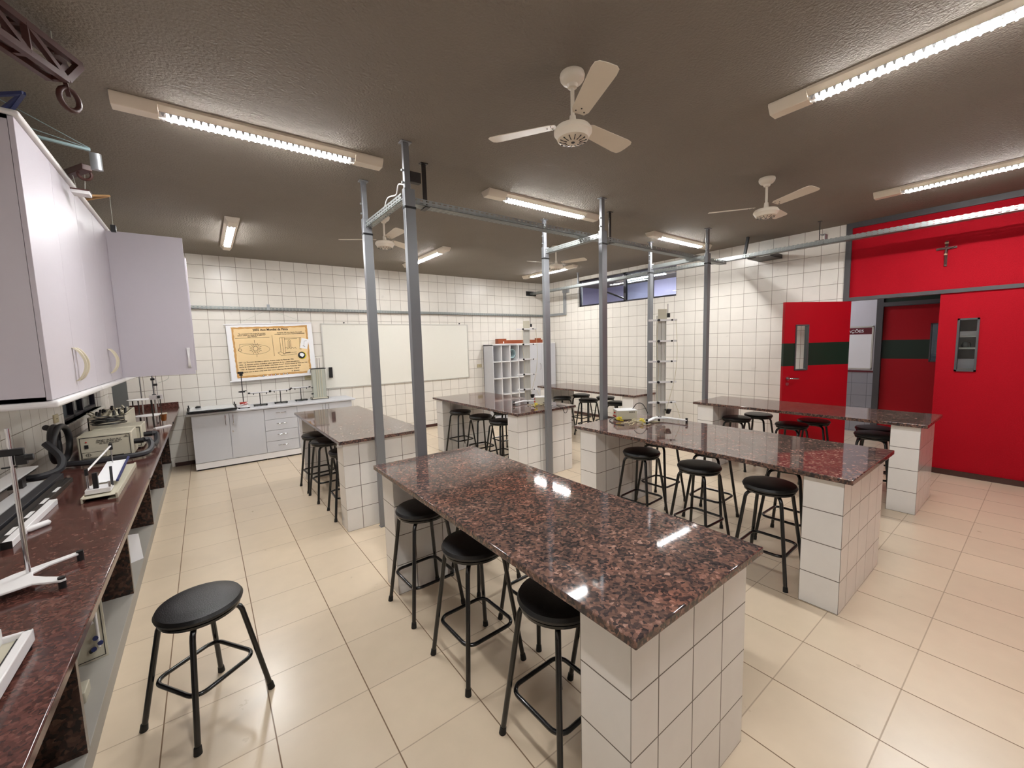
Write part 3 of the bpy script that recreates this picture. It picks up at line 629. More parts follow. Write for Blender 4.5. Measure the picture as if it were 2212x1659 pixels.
# ------------------------------------------------------------------ base cabinets at the back
YC = 6.97
def base_cab(x0, x1, label, kind, lock=False):
    t = thing('base_cabinet', (x0, YC, 0), label, 'cabinet', 'white base cabinets'); W = x1-x0; D = 0.52
    MB().box((0.0, 0.02, 0.02), (W, D, 0.769)).build('carcass', 'laminate', t)
    MB().box((0.0, 0.005, 0.022), (W, 0.02, 0.105)).build('kick_board', 'edge', t); MB().box((0.01, 0.03, 0), (W-0.01, D, 0.02)).build('base_slab', 'black', t)  # black slab under the kick board paints in the shade of the gap
    if kind == 'drawers':
        for k in range(4):
            d = MB().box((0.003, 0, 0.112+k*0.1635), (W-0.003, 0.019, 0.112+(k+1)*0.1635-0.005)).build('drawer', 'laminate', t, bevel=0.001)
            z = 0.112+k*0.1635+0.095; MB().tube([(W/2-0.065, 0.0, z), (W/2-0.06, -0.018, z), (W/2-0.03, -0.026, z), (W/2+0.03, -0.026, z), (W/2+0.06, -0.018, z), (W/2+0.065, 0, z)], 0.005, 8).build('handle', 'chrome', d, smooth=True)
    else:
        h = W/2
        for k in (0, 1):
            d = MB().box((0.003+k*h, 0, 0.112), (k*h+h-0.003, 0.019, 0.764)).build('door', 'laminate', t, bevel=0.001)
            x = h+(-0.045 if k == 0 else 0.045)
            MB().tube([(x, 0.0, 0.745), (x, -0.02, 0.735), (x, -0.026, 0.70), (x, -0.026, 0.64), (x, -0.02, 0.605), (x, 0, 0.595)], 0.005, 8).build('handle', 'chrome', d, smooth=True)
            if k == 1 and lock: MB().cyl((h+0.03, 0.002, 0.5), (h+0.03, -0.006, 0.5), 0.011, 12).build('lock', 'chrome', d, smooth=True)
base_cab(-0.295, 0.552, 'white base cabinet with two doors at the left end', 'doors', True)
base_cab(0.552, 0.99, 'white base cabinet with four drawers under the black stands', 'drawers')
base_cab(0.99, 1.81, 'white base cabinet with two doors at the right end behind the granite bench', 'doors')
tag(MB().box((-0.345, YC-0.025, 0.77), (1.865, YB-0.001, 0.8)).build('cabinet_worktop', 'laminate', bevel=0.008, seg=3), 'long white laminate worktop over the base cabinets', 'worktop')

# ------------------------------------------------------------------ pigeonhole + door cabinet
t = thing('pigeonhole_cabinet', (4.78, 7.15, 0), 'tall pale gray cabinet with open pigeonholes and two doors in the back corner', 'cabinet')
W_, D_ = 1.78, YB-7.15-0.014; th = 0.018; c = MB()
c.box((0, 0.0, 0), (th, D_, 1.61)).box((W_-th, 0, 0), (W_, D_, 1.61)).box((0, D_-0.01, 0), (W_, D_, 1.61)).box((0, 0, 0.0), (W_, D_, 0.08)).box((0, 0, 1.592), (W_, D_, 1.61))
c.build('carcass', 'laminate', t); MB().box((-0.01, -0.012, 1.611), (W_+0.01, D_, 1.63)).build('top_board', 'edge', t, bevel=0.003)
c = MB()
for k in range(1, 5): c.box((k*0.2305-0.009+0.0, 0.0, 0.08), (k*0.2305+0.009, D_-0.01, 1.592))
for z in (0.173, 0.53, 0.887, 1.245): c.box((th, 0.0, z-0.009), (4*0.2305, D_-0.01, z+0.009))
c.build('divider_grid', 'edge', t)
for k, (a, b) in enumerate(((0.935, 1.354), (1.358, 1.778))):
    d = MB().box((a, -0.019, 0.09), (b, -0.001, 1.606)).build('door', 'laminate', t, bevel=0.001); x = 1.356+(-0.06 if k == 0 else 0.06)
    MB().tube([(x, -0.019, 1.16), (x+.0, -0.045, 1.14), (x, -0.048, 1.09), (x, -0.045, 1.04), (x, -0.019, 1.02)], 0.006, 8).build('handle', 'chrome', d, smooth=True)
# hose coil inside
b = MB()
for k in range(4): b.tube(arc((5.348, 7.24+0.05*k, 1.41), 0.095-0.004*k, 0, 2*PI, 26, plane='xz')[:-1], 0.011, 8, closed=True)
tag(b.build('hose_coil', 'teal', smooth=True), 'coiled gray-green hose in the top row pigeonhole', 'hose')
t = thing('wooden_rail', (5.04, 7.3, 1.63), 'long orange varnished wooden rail lying on the pigeonhole cabinet', 'wooden rail')
MB().box((0, 0, 0), (0.22, 0.12, 0.11)).build('end_block', 'wood', t, bevel=0.003); MB().box((0.22, 0.03, 0.0), (1.3, 0.07, 0.075)).build('rail_beam', 'wood', t, bevel=0.003)
MB().box((1.1, 0.02, 0.075), (1.24, 0.08, 0.11)).build('end_stop', 'wood', t); MB().box((0.13, -0.001, 0.01), (0.155, 0.0, 0.05)).build('paper_label', 'paper', t)

# ------------------------------------------------------------------ back wall: whiteboard, poster, sockets
t = thing('whiteboard', (1.53, YB, 0.935), 'long blank whiteboard with thin aluminium frame on the back wall', 'whiteboard')
MB().box((0.015, -0.014, 0.015), (2.86, -0.001, 1.108)).build('board_panel', 'whiteb', t)
b = MB()
for a, c_ in (((0, 0), (0.02, 1.12)), ((2.855, 0), (2.875, 1.12)), ((0, 0), (2.875, 0.02)), ((0, 1.1), (2.875, 1.12))): b.box((a[0], -0.02, a[1]), (c_[0], -0.001, c_[1]))
b.build('board_frame', 'alu', t, bevel=0.003)
b = MB()
for x in (0.38, 2.68): b.cyl((x, -0.02, 1.135), (x, 0.0, 1.135), 0.012, 10)
b.build('wall_hook', 'black', t)
tag(MB().box((1.605, YB-0.055, 1.13), (1.66, YB-0.021, 1.31)).build('board_eraser', 'black', bevel=0.004), 'black eraser stuck upright on the left edge of the whiteboard', 'eraser')
# poster, drawn in wall coordinates (x, z)
PT = thing('physics_poster', (0.2, 7.47, 1.17), 'parchment coloured 2005 physics wall poster hanging from a cord', 'poster')
def pl(x, z, y=0.0): return (x-0.2, y, z-1.17)
ROLL = math.radians(2.1)
def quad(name, pts, y, mat, th=0.0008, parent=PT):
    M = Matrix(((1, 0, 0, 0), (0, 0, 1, y), (0, 1, 0, 0), (0, 0, 0, 1)))
    return MB().prism([(x-0.2, z-1.17) for x, z in pts], 0, th, M).build(name, mat, parent)
quad('poster_sheet', [(0.205, 2.02), (1.38, 2.062), (1.405, 1.205), (0.222, 1.17)], 0.0, 'paper', 0.002)
random.seed(3)
def ragged(cs, n=26, j=0.004):
    out = []
    for i in range(len(cs)):
        a, b_ = cs[i], cs[(i+1) % len(cs)]
        for k in range(n): f = k/n; out.append((a[0]+(b_[0]-a[0])*f+random.uniform(-j, j), a[1]+(b_[1]-a[1])*f+random.uniform(-j, j)))
    return out
quad('parchment_border', ragged([(0.269, 1.983), (1.308, 2.02), (1.33, 1.243), (0.293, 1.216)]), -0.0012, 'parchedge')
quad('parchment_field', ragged([(0.295, 1.955), (1.283, 1.992), (1.303, 1.272), (0.32, 1.243)], j=0.006), -0.0022, 'parch')
def tline(s, x0, x1, z, size, y=-0.0034, bold=0.0006, mat='ink'):
    cx = (x0+x1)/2; o = text('poster_text', s, size, Matrix.Identity(4), mat, PT, bold=bold)
    xs = [v.co.x for v in o.data.vertices]; wd = max(xs)-min(xs); k = (x1-x0)/wd
    o.data.transform(face_y(cx-0.2, y, z-1.17, ROLL) @ Matrix.Diagonal((k, 1, 1, 1)))
tline('2005 Ano Mundial da Física', 0.544, 1.027, 1.951, 0.046, bold=0.0014)
tline('"Se enxerguei mais longe foi porque', 0.354, 0.71, 1.89, 0.024); tline('estava sobre os ombros de gigantes"', 0.343, 0.715, 1.866, 0.024); tline('Isaac Newton', 0.471, 0.594, 1.843, 0.022)
tline('Somente 100 anos depois, Cavendish', 0.87, 1.231, 1.908, 0.023); tline('conseguiu comprová-lo experimentalmente', 0.834, 1.265, 1.885, 0.023)
tline('1897 - J.J. Thomson descobre o elétron. Prêmio Nobel de Física em 1906', 0.326, 1.075, 1.462, 0.023)
tline('1905 - A. Einstein publica trabalhos sobre quantum de luz e efeito fotoelétrico,', 0.329, 1.161, 1.427, 0.023)
tline('teoria da relatividade especial e deduz a expressão E=mc². Prêmio Nobel de Física em 1921', 0.33, 1.282, 1.397, 0.023)
tline('1965 - R. Feynman - pesquisa em eletrodinâmica quântica. Prêmio Nobel em 1965', 0.345, 1.174, 1.356, 0.023)
tline('"A mente que se abre a uma nova ideia nunca voltará ao seu tamanho original"', 0.345, 1.154, 1.317, 0.023); tline('A. Einstein', 1.034, 1.154, 1.288, 0.023)
def stroke(pts, w_=0.004, y=-0.0032, mat='ink', name='drawing', mb=None):
    b = mb or MB()
    for a, c_ in zip(pts[:-1], pts[1:]):
        b.bar((a[0]-0.2, y, a[1]-1.17), (c_[0]-0.2, y, c_[1]-1.17), w_, 0.0006, up=(0, 1, 0))
    return b
dm = MB()
stroke([(0.309, 1.818), (0.762, 1.834)], mb=dm); stroke([(0.797, 1.863), (0.809, 1.536)], mb=dm)
stroke([(0.547+0.206*math.cos(a/12*PI), 1.648+0.076*math.sin(a/12*PI)) for a in range(25)], 0.003, mb=dm)
stroke([(0.562+0.033*math.cos(a/8*PI), 1.66+0.037*math.sin(a/8*PI)) for a in range(17)], 0.006, mb=dm)
for k in range(16):
    a = 2*PI*k/16; r1 = 0.075+0.012*(k % 2)
    stroke([(0.562+0.045*math.cos(a), 1.66+0.047*math.sin(a)), (0.562+r1*math.cos(a), 1.66+r1*math.sin(a))], 0.005, mb=dm)
stroke([(0.36+0.022*math.cos(a/5*PI), 1.642+0.02*math.sin(a/5*PI)) for a in range(11)], 0.005, mb=dm)
stroke([(0.36, 1.67), (0.36, 1.727), (0.52, 1.735)], 0.003, mb=dm); stroke([(0.555, 1.79), (0.557, 1.74)], 0.004, mb=dm); stroke([(0.575, 1.58), (0.572, 1.53)], 0.004, mb=dm)
for pts in ([(0.935, 1.824), (0.969, 1.823), (0.968, 1.57), (0.94, 1.56), (0.935, 1.824)], [(0.968, 1.815), (1.21, 1.824)], [(0.968, 1.800), (1.15, 1.806)], [(1.2, 1.822), (1.195, 1.62)], [(1.183, 1.822), (1.18, 1.63)], [(0.9, 1.82), (0.935, 1.824)], [(0.9, 1.82), (0.905, 1.60)],
            [(0.86, 1.584), (0.91, 1.538), (1.134, 1.559)], [(0.86, 1.584), (0.9, 1.60), (0.96, 1.56)], [(0.97, 1.572), (1.13, 1.59)], [(1.01, 1.66), (1.015, 1.77), (1.035, 1.79), (1.055, 1.77), (1.055, 1.66)], [(1.03, 1.66), (1.03, 1.77)], [(1.04, 1.77), (1.04, 1.66)],
            [(0.97, 1.65), (0.975, 1.665), (1.0, 1.665), (1.0, 1.64), (1.03, 1.66), (1.05, 1.64), (1.07, 1.668), (1.09, 1.65), (1.12, 1.665), (1.125, 1.64)]):
    stroke(pts, 0.004, mb=dm)
stroke([(0.97, 1.583), (1.04, 1.588)], 0.009, mb=dm)
dm.build('sketch_drawing', 'ink', PT)
quad('pinned_note', [(1.217, 1.816), (1.323, 1.791), (1.29, 1.633), (1.18, 1.652)], -0.0045, 'paper')
nn = MB(); stroke([(1.25, 1.76), (1.24, 1.68)], 0.003, y=-0.006, mb=nn); stroke([(1.225, 1.69), (1.26, 1.672)], 0.005, y=-0.006, mb=nn); stroke([(1.25, 1.765), (1.29, 1.77)], 0.003, y=-0.006, mb=nn); nn.build('note_sketch', 'ink', PT)
circ = lambda cx, cz, r, n=28: [(cx+r*math.cos(2*PI*k/n), cz+r*math.sin(2*PI*k/n)) for k in range(n)]
quad('badge_rim', circ(1.208, 1.53, 0.062), -0.0045, 'yellow'); quad('badge_disc', circ(1.200, 1.534, 0.055), -0.006, 'inkb')
quad('badge_face', [(1.172, 1.56), (1.195, 1.572), (1.222, 1.565), (1.243, 1.538), (1.228, 1.522), (1.208, 1.502), (1.188, 1.518), (1.172, 1.53)], -0.0075, 'paper')
for k, (x, z) in enumerate([(0.638, 1.231), (0.692, 1.233), (0.747, 1.237), (0.804, 1.239), (0.86, 1.241), (0.916, 1.243), (0.97, 1.244)]):
    quad('sponsor_emblem', circ(x, z, 0.013, 14), -0.0045, ['ink', 'parch', 'redp', 'inkb', 'parchedge', 'framegray', 'framegray'][k]); quad('emblem_centre', circ(x, z, 0.0075, 12), -0.0055, 'paper')
quad('corner_patch', ragged([(1.262, 1.225), (1.268, 1.27), (1.3, 1.30), (1.34, 1.303), (1.34, 1.225)], 4, 0.002), -0.0035, 'paper')
cm = MB(); stroke([(1.313, 1.288), (1.313, 1.245)], 0.006, y=-0.005, mb=cm); stroke([(1.295, 1.255), (1.313, 1.243), (1.331, 1.255)], 0.004, y=-0.005, mb=cm); stroke([(1.298, 1.234), (1.33, 1.235)], 0.005, y=-0.005, mb=cm); cm.build('corner_emblem', 'inkb', PT)
for nm, a, b_ in (('top_rod', (0.178, 2.023), (1.385, 2.066)), ('bottom_rod', (0.197, 1.168), (1.405, 1.205))):
    MB().cyl(pl(*a), pl(*b_), 0.011, 14).build(nm, 'edge', PT, smooth=True)
sm = MB(); sm.cyl(pl(0.35, 2.035), (0.78-0.2, 0.0, 2.265-1.17), 0.002, 6).cyl(pl(1.3, 2.06), (0.78-0.2, 0.0, 2.265-1.17), 0.002, 6); sm.build('hanging_cord', 'string', PT)
tag(MB().box((0.76, YB-0.063, 2.25), (0.80, YB-0.059, 2.34)).box((2.42, YB-0.063, 2.25), (2.445, YB-0.059, 2.33)).build('tray_clip', 'galv'), 'flat clips on the back wall cable tray above the poster', 'clip')
def sock(x, z, label, x_wall=None):
    t = thing('wall_socket', (x, YB, z) if x_wall is None else (x_wall, x, z), label, 'socket')
    if x_wall is not None: t.rotation_euler = (0, 0, PI/2)
    MB().box((-0.058, -0.012, -0.036), (0.058, -0.0005, 0.036)).build('face_plate', 'socket', t, bevel=0.004)
    b = MB()
    for dx in (-0.01, 0.01): b.cyl((dx, -0.0135, 0), (dx, -0.011, 0), 0.004, 8)
    b.build('socket_holes', 'black', t)
sock(4.67, 1.17, 'cream wall socket left of the pigeonhole cabinet')
sock(1.285, 1.155, 'small socket plate on tiles below the poster corner')
sock(5.08, 1.10, 'worn cream socket on the left wall beside the low window', XL)
sock(5.35, 0.62, 'cream socket low on the window wall under the back right bench', None) if False else None
# crucifix on the red transom
t = thing('crucifix', (XR+0.01, 0.811, 2.36), 'small dark crucifix with pale figure on the red panel above the door', 'crucifix')
MB().box((-0.018, -0.011, 0), (-0.001, 0.011, 0.275)).box((-0.0175, -0.08, 0.185), (-0.0015, 0.08, 0.207)).build('cross', 'brownwood', t)
f_ = MB(); f_.tube([(-0.028, 0, 0.19), (-0.03, 0, 0.16), (-0.031, 0.003, 0.12), (-0.03, -0.002, 0.06), (-0.026, 0, 0.02)], [0.006, 0.012, 0.01, 0.007, 0.004], 10)
f_.tube([(-0.024, -0.066, 0.203), (-0.027, -0.03, 0.188), (-0.029, 0, 0.178), (-0.027, 0.03, 0.188), (-0.024, 0.066, 0.203)], 0.0035, 8)
f_.lathe([(0.002, -0.012), (0.008, -0.006), (0.009, 0.002), (0.006, 0.01), (0.001, 0.013)], (-0.03, 0.001, 0.207), 12)
f_.build('figure', 'brownwood', t, smooth=True); MB().lathe([(0.008, -0.01), (0.0135, -0.006), (0.0125, 0.006), (0.006, 0.011)], (-0.031, 0.002, 0.128), 12).build('loincloth', 'skin', t, smooth=True)
MB().box((-0.021, -0.016, 0.245), (-0.018, 0.016, 0.26)).build('scroll_plate', 'skin', t)

# ------------------------------------------------------------------ towers with electronics on the benches
def tower(x, y, z, rz, label):
    t = thing('free_fall_tower', (x, y, z), label, 'lab tower', 'vertical experiment towers', rz)
    H = 1.03
    MB().box((-0.042, -0.012, 0.05), (0.042, 0.012, H)).box((-0.042, -0.022, 0.05), (-0.034, 0.022, H)).box((0.034, -0.022, 0.05), (0.042, 0.022, H)).box((-0.004, -0.022, 0.05), (0.004, -0.012, H)).build('column', 'alu', t, bevel=0.0015)
    MB().box((-0.042, -0.03, H-0.05), (0.042, -0.022, H+0.06)).build('head_plate', 'beige', t)
    MB().box((0.05, -0.025, H-0.02), (0.075, -0.005, H+0.02)).cyl((0.055, -0.02, H), (0.055, -0.02, H+0.11), 0.0025, 6).build('release_magnet', 'black', t)
    for k, zz in enumerate((0.18, 0.38, 0.58, 0.775, 0.975)):
        s = MB().box((-0.135, -0.045, zz), (0.135, -0.03, zz+0.018)).box((-0.03, -0.03, zz), (0.03, -0.0125, zz+0.018)).build('sensor_arm', 'edge', t, bevel=0.001)
        kb = MB(); kb.cyl((-0.045, -0.062, zz+0.009), (-0.045, -0.045, zz+0.009), 0.012, 12).cyl((0.085, -0.056, zz+0.009), (0.085, -0.045, zz+0.009), 0.008, 12); kb.build('knob', 'black', s, smooth=True)
    b = MB(); pr = [(-0.05, 0.05), (0.05, 0.05), (0.19, -0.13), (0.205, -0.165), (0.18, -0.17), (0.06, -0.03), (-0.06, -0.03), (-0.18, -0.17), (-0.205, -0.165), (-0.19, -0.13)]
    b.prism(pr, 0.022, 0.034); b.build('a_shaped_base', 'edge', t, bevel=0.003)
    for fx, fy in ((0.19, -0.158), (-0.19, -0.158), (0, 0.04)): MB().cyl((fx, fy, 0), (fx, fy, 0.05), 0.011, 12).build('levelling_foot', 'black', t, smooth=True)
    MB().cyl((0.0, 0, 0.034), (0, 0, 0.1), 0.012, 12).build('base_socket', 'chrome', t, smooth=True)
    MB().lathe([(0.016, 0), (0.02, 0.008), (0.032, 0.04), (0.034, 0.045), (0.028, 0.045), (0.015, 0.01)], (0.06, -0.035, 0.075), 18).build('catch_cup', 'black', t, smooth=True)
    w_ = MB()
    w_.tube(smooth_path([(0.12, -0.05, 0.98), (0.135, -0.055, 0.7), (0.12, -0.05, 0.45), (0.06, -0.05, 0.2), (0.02, -0.05, 0.06)]), 0.0022, 5)
    w_.tube(smooth_path([(-0.05, -0.06, 0.98), (-0.06, -0.05, 0.8), (-0.035, -0.03, 0.5), (-0.05, -0.04, 0.3), (-0.03, -0.05, 0.09)]), 0.0022, 5)
    w_.tube(smooth_path([(0.12, -0.05, 0.185), (0.15, -0.06, 0.1), (0.16, -0.08, 0.03), (0.13, -0.1, 0.005)]), 0.0022, 5)
    w_.build('sensor_cable', 'cable', t, smooth=True); return t
def psu(x, y, z, rz, label):
    t = thing('power_supply', (x, y, z), label, 'power supply', 'beige power supply boxes', rz)
    MB().box((-0.1, -0.075, 0.006), (0.1, 0.075, 0.1)).build('case', 'beige', t, bevel=0.003)
    MB().box((-0.102, -0.077, 0.094), (0.102, 0.077, 0.101)).build('lid', 'edge', t, bevel=0.001)
    v = MB()
    for k in range(6): v.box((0.02+k*0.01, -0.0762, 0.076), (0.025+k*0.01, -0.0748, 0.088))
    v.build('vent_slots', 'black', t)
    kb = MB()
    for yy, zz in ((-0.03, 0.035), (0.0, 0.035), (0.03, 0.035), (0.0, 0.07)): kb.cyl((-0.115, yy, zz), (-0.1, yy, zz), 0.008, 10)
    kb.build('terminals', 'redp', t, smooth=True)
    ft = MB()
    for a in (-0.08, 0.08):
        for b_ in (-0.055, 0.055): ft.cyl((a, b_, 0), (a, b_, 0.006), 0.008, 8)
    ft.build('foot', 'black', t); return t
T1, T2 = (3.45, 2.36, 0.83), (3.29, 4.12, 0.83)
FA = -math.radians(36)
tower(3.475, 2.32, 0.83, FA, 'taller-looking metal tower with sensor arms on the front middle bench')
tower(3.34, 4.23, 0.83, FA, 'farther metal tower with sensor arms on the back middle bench')
psu(3.31, 2.62, 0.83, FA, 'beige power supply box beside the tower on the front middle bench')
psu(3.42, 4.02, 0.83, FA, 'beige power supply box beside the tower on the back middle bench')
def tangle(cx, cy, z, n, label, seed, r=0.13):
    random.seed(seed); b = MB()
    for k in range(n):
        pts = []; x0, y0 = cx+random.uniform(-r, r), cy+random.uniform(-r, r)
        for i in range(7): pts.append((x0+random.uniform(-0.07, 0.07), y0+random.uniform(-0.07, 0.07), z+0.003+random.random()*0.02))
        b.tube(smooth_path(pts, 5), 0.0022, 5)
    return tag(b.build('cable_tangle', 'cable', smooth=True), label, 'cables', None, 'stuff')
tangle(3.2, 2.4, 0.83, 9, 'loose tangle of thin ivory wires on the front middle bench', 5)
tangle(3.3, 3.93, 0.83, 8, 'loose tangle of thin ivory wires on the back middle bench', 8, 0.09)
def clips(x, y, z, label, seed):
    random.seed(seed); b = MB()
    for k in range(7):
        a = random.uniform(0, PI); c0 = Vector((x+random.uniform(-.02, .02), y+random.uniform(-.02, .02), z+0.006+0.006*k))
        b.bar(c0-Vector((math.cos(a), math.sin(a), 0))*0.022, c0+Vector((math.cos(a), math.sin(a), 0.15))*0.022, 0.009, 0.008)
    return tag(b.build('yellow_plugs', 'yellow', bevel=0.001), label, 'plugs')
clips(3.17, 2.585, 0.83, 'bunch of yellow plugs left of the power supply, front middle bench', 2)
clips(3.23, 2.36, 0.83, 'small yellow plug pair lying before the power supply, front middle bench', 3)
clips(3.22, 3.92, 0.83, 'bunch of yellow plugs beside the power supply, back middle bench', 4)
def cable(pts, r, mat, label, name='power_cable'): return tag(MB().tube(smooth_path(pts), r, 7).build(name, mat, smooth=True), label, 'cable')
cable([(3.38, 2.6, 0.9), (3.42, 2.56, 0.98), (3.44, 2.5, 0.98), (3.41, 2.42, 0.9)], 0.004, 'black', 'black cable arching from power supply to the nearer tower')
cable([(3.21, 2.66, 0.86), (3.12, 2.66, 0.84), (3.08, 2.62, 0.835), (3.02, 2.52, 0.834), (3.04, 2.42, 0.834)], 0.0035, 'black', 'black cable lying left of the nearer power supply')
cable([(3.38, 3.98, 0.86), (3.36, 3.75, 0.84), (3.38, 3.63, 0.83), (3.42, 3.61, 0.76), (3.47, 3.62, 0.78), (3.48, 3.66, 0.836), (3.46, 3.8, 0.834)], 0.0035, 'black', 'black cable looping over the edge of the back middle bench')

# ------------------------------------------------------------------ things on the left counter
Z = CZ
# white air-track like instrument at the very left bottom
t = thing('inclined_track', (-0.52, 1.60, Z), 'white framed measuring track at the bottom left edge of the counter', 'track', None, math.radians(-90))
MB().box((0.0, -0.12, 0.012), (0.62, 0.0, 0.03)).build('bed', 'beige', t, bevel=0.002)
MB().box((-0.01, -0.012, 0.01), (0.62, 0.008, 0.045)).box((-0.01, -0.125, 0.01), (0.0, 0.008, 0.045)).build('side_rail', 'edge', t, bevel=0.003)
MB().box((-0.0, -0.022, 0.03), (0.6, -0.018, 0.032)).build('black_line', 'black', t)
MB().bar((0.0, -0.06, 0.045), (0.3, -0.11, 0.055), 0.02, 0.012).box((-0.005, -0.07, 0.03), (0.02, -0.045, 0.07)).build('pivot_arm', 'edge', t, bevel=0.002)
b = MB()
for x in (0.02, 0.55): b.cyl((x, 0, 0), (x, 0, 0.012), 0.008, 8).cyl((x, -0.11, 0), (x, -0.11, 0.012), 0.008, 8)
b.build('foot', 'black', t)
# A-base retort stand
t = thing('retort_stand', (-0.629, 2.08, Z), 'A-shaped base retort stand with tall steel rod and black clamp at left edge', 'retort stand')
pr = [(-0.16, -0.11), (-0.04, 0.02), (0.1, 0.105), (0.118, 0.098), (0.108, 0.082), (0.04, 0.035), (0.012, -0.01), (0.02, -0.04), (0.055, -0.075), (0.108, -0.118), (0.115, -0.138), (0.1, -0.145), (0.03, -0.11), (-0.13, -0.17)]
MB().prism(pr, 0.024, 0.032).build('a_base', 'edge', t, bevel=0.002)
for p in ((0.108, 0.09), (0.103, -0.132), (-0.14, -0.14)): MB().cyl((p[0], p[1], 0), (p[0], p[1], 0.038), 0.01, 12).build('levelling_foot', 'black', t, smooth=True)
MB().cyl((0, 0, 0.03), (0, 0, 0.535), 0.0062, 14).build('rod', 'chrome', t, smooth=True)
b = MB(); b.box((-0.04, -0.01, 0.443), (0.03, 0.01, 0.466)).cyl((-0.06, 0, 0.455), (-0.036, 0, 0.455), 0.013, 12).cyl((0.03, -0.006, 0.432), (0.052, -0.006, 0.432), 0.011, 12).box((0.01, -0.014, 0.41), (0.036, 0.008, 0.443)).box((-0.025, -0.005, 0.402), (0.012, 0.005, 0.407))
b.build('boss_clamp', 'black', t, bevel=0.002)
tag(MB().cyl((-0.70, 2.03, Z+0.005), (-0.645, 2.055, Z+0.005), 0.005, 10).box((-0.76, 1.99, Z), (-0.70, 2.035, Z+0.008)).build('white_rod', 'edge'), 'thin white rod lying in front of the retort stand', 'rod')
tag(MB().tube([(-0.775, 2.66, Z+0.014), (-0.765, 2.675, Z+0.014), (-0.72, 2.735, Z+0.013), (-0.715, 2.741, Z+0.012)], [0.006, 0.014, 0.013, 0.006], 12).build('plastic_tube', 'edge', smooth=True), 'short translucent white plastic tube lying on the counter', 'tube')
# long bars
def bar(name, p, q, w_, h, mat, label, cat, parts=None):
    t = thing(name, p, label, cat); d = Vector(q)-Vector(p); t.rotation_euler = (0, 0, math.atan2(d.y, d.x)); L = d.length
    MB().box((0, -w_/2, 0), (L, w_/2, h)).build('bar_body', mat, t, bevel=0.002)
    if parts: parts(t, L)
    return t
def endcap(t, L): MB().box((-0.004, -0.016, 0.0), (0, 0.016, 0.03)).build('end_plate', 'darksteel', t)
bar('white_bar', (-0.785, 2.5, Z), (-0.775, 3.1, Z), 0.03, 0.028, 'edge', 'short cream square bar lying beside the dark rails', 'bar', endcap)
def rail_tape(t, L):
    MB().box((0, -0.006, 0.0255), (L, 0.006, 0.027)).build('groove', 'black', t)
    for k in range(int(L/0.22)): MB().box((0.05+k*0.22, -0.024, 0.0255), (0.05+k*0.22+0.1, -0.008, 0.0268)).build('white_tape', 'edge', t)
bar('track_rail', (-0.83, 1.9, Z), (-0.82, 3.6, Z), 0.055, 0.025, 'darksteel', 'dark metal rail with white tape marks, nearest the counter edge', 'rail', rail_tape)
bar('track_rail', (-0.9, 1.7, Z), (-0.885, 3.75, Z), 0.05, 0.03, 'hose', 'dark metal rail with pale tape marks, second from the wall', 'rail', rail_tape)
bar('white_board_strip', (-0.985, 1.6, Z), (-0.97, 3.7, Z), 0.07, 0.012, 'edge', 'long flat white strip between the dark rail and the ruler', 'strip')
def rbase(t, L):
    b = MB()
    for k in range(4): b.box((0.1+k*0.58, -0.03, -0.07), (0.16+k*0.58, 0.03, 0))
    b.build('support_block', 'darksteel', t); MB().box((0, -0.03, -0.016), (L, 0.03, -0.001)).build('under_beam', 'black', t)
bar('scale_beam', (-1.03, 1.7, Z+0.085), (-1.01, 3.78, Z+0.085), 0.085, 0.01, 'edge', 'long white graduated beam raised on dark blocks along the left wall', 'beam', rbase)
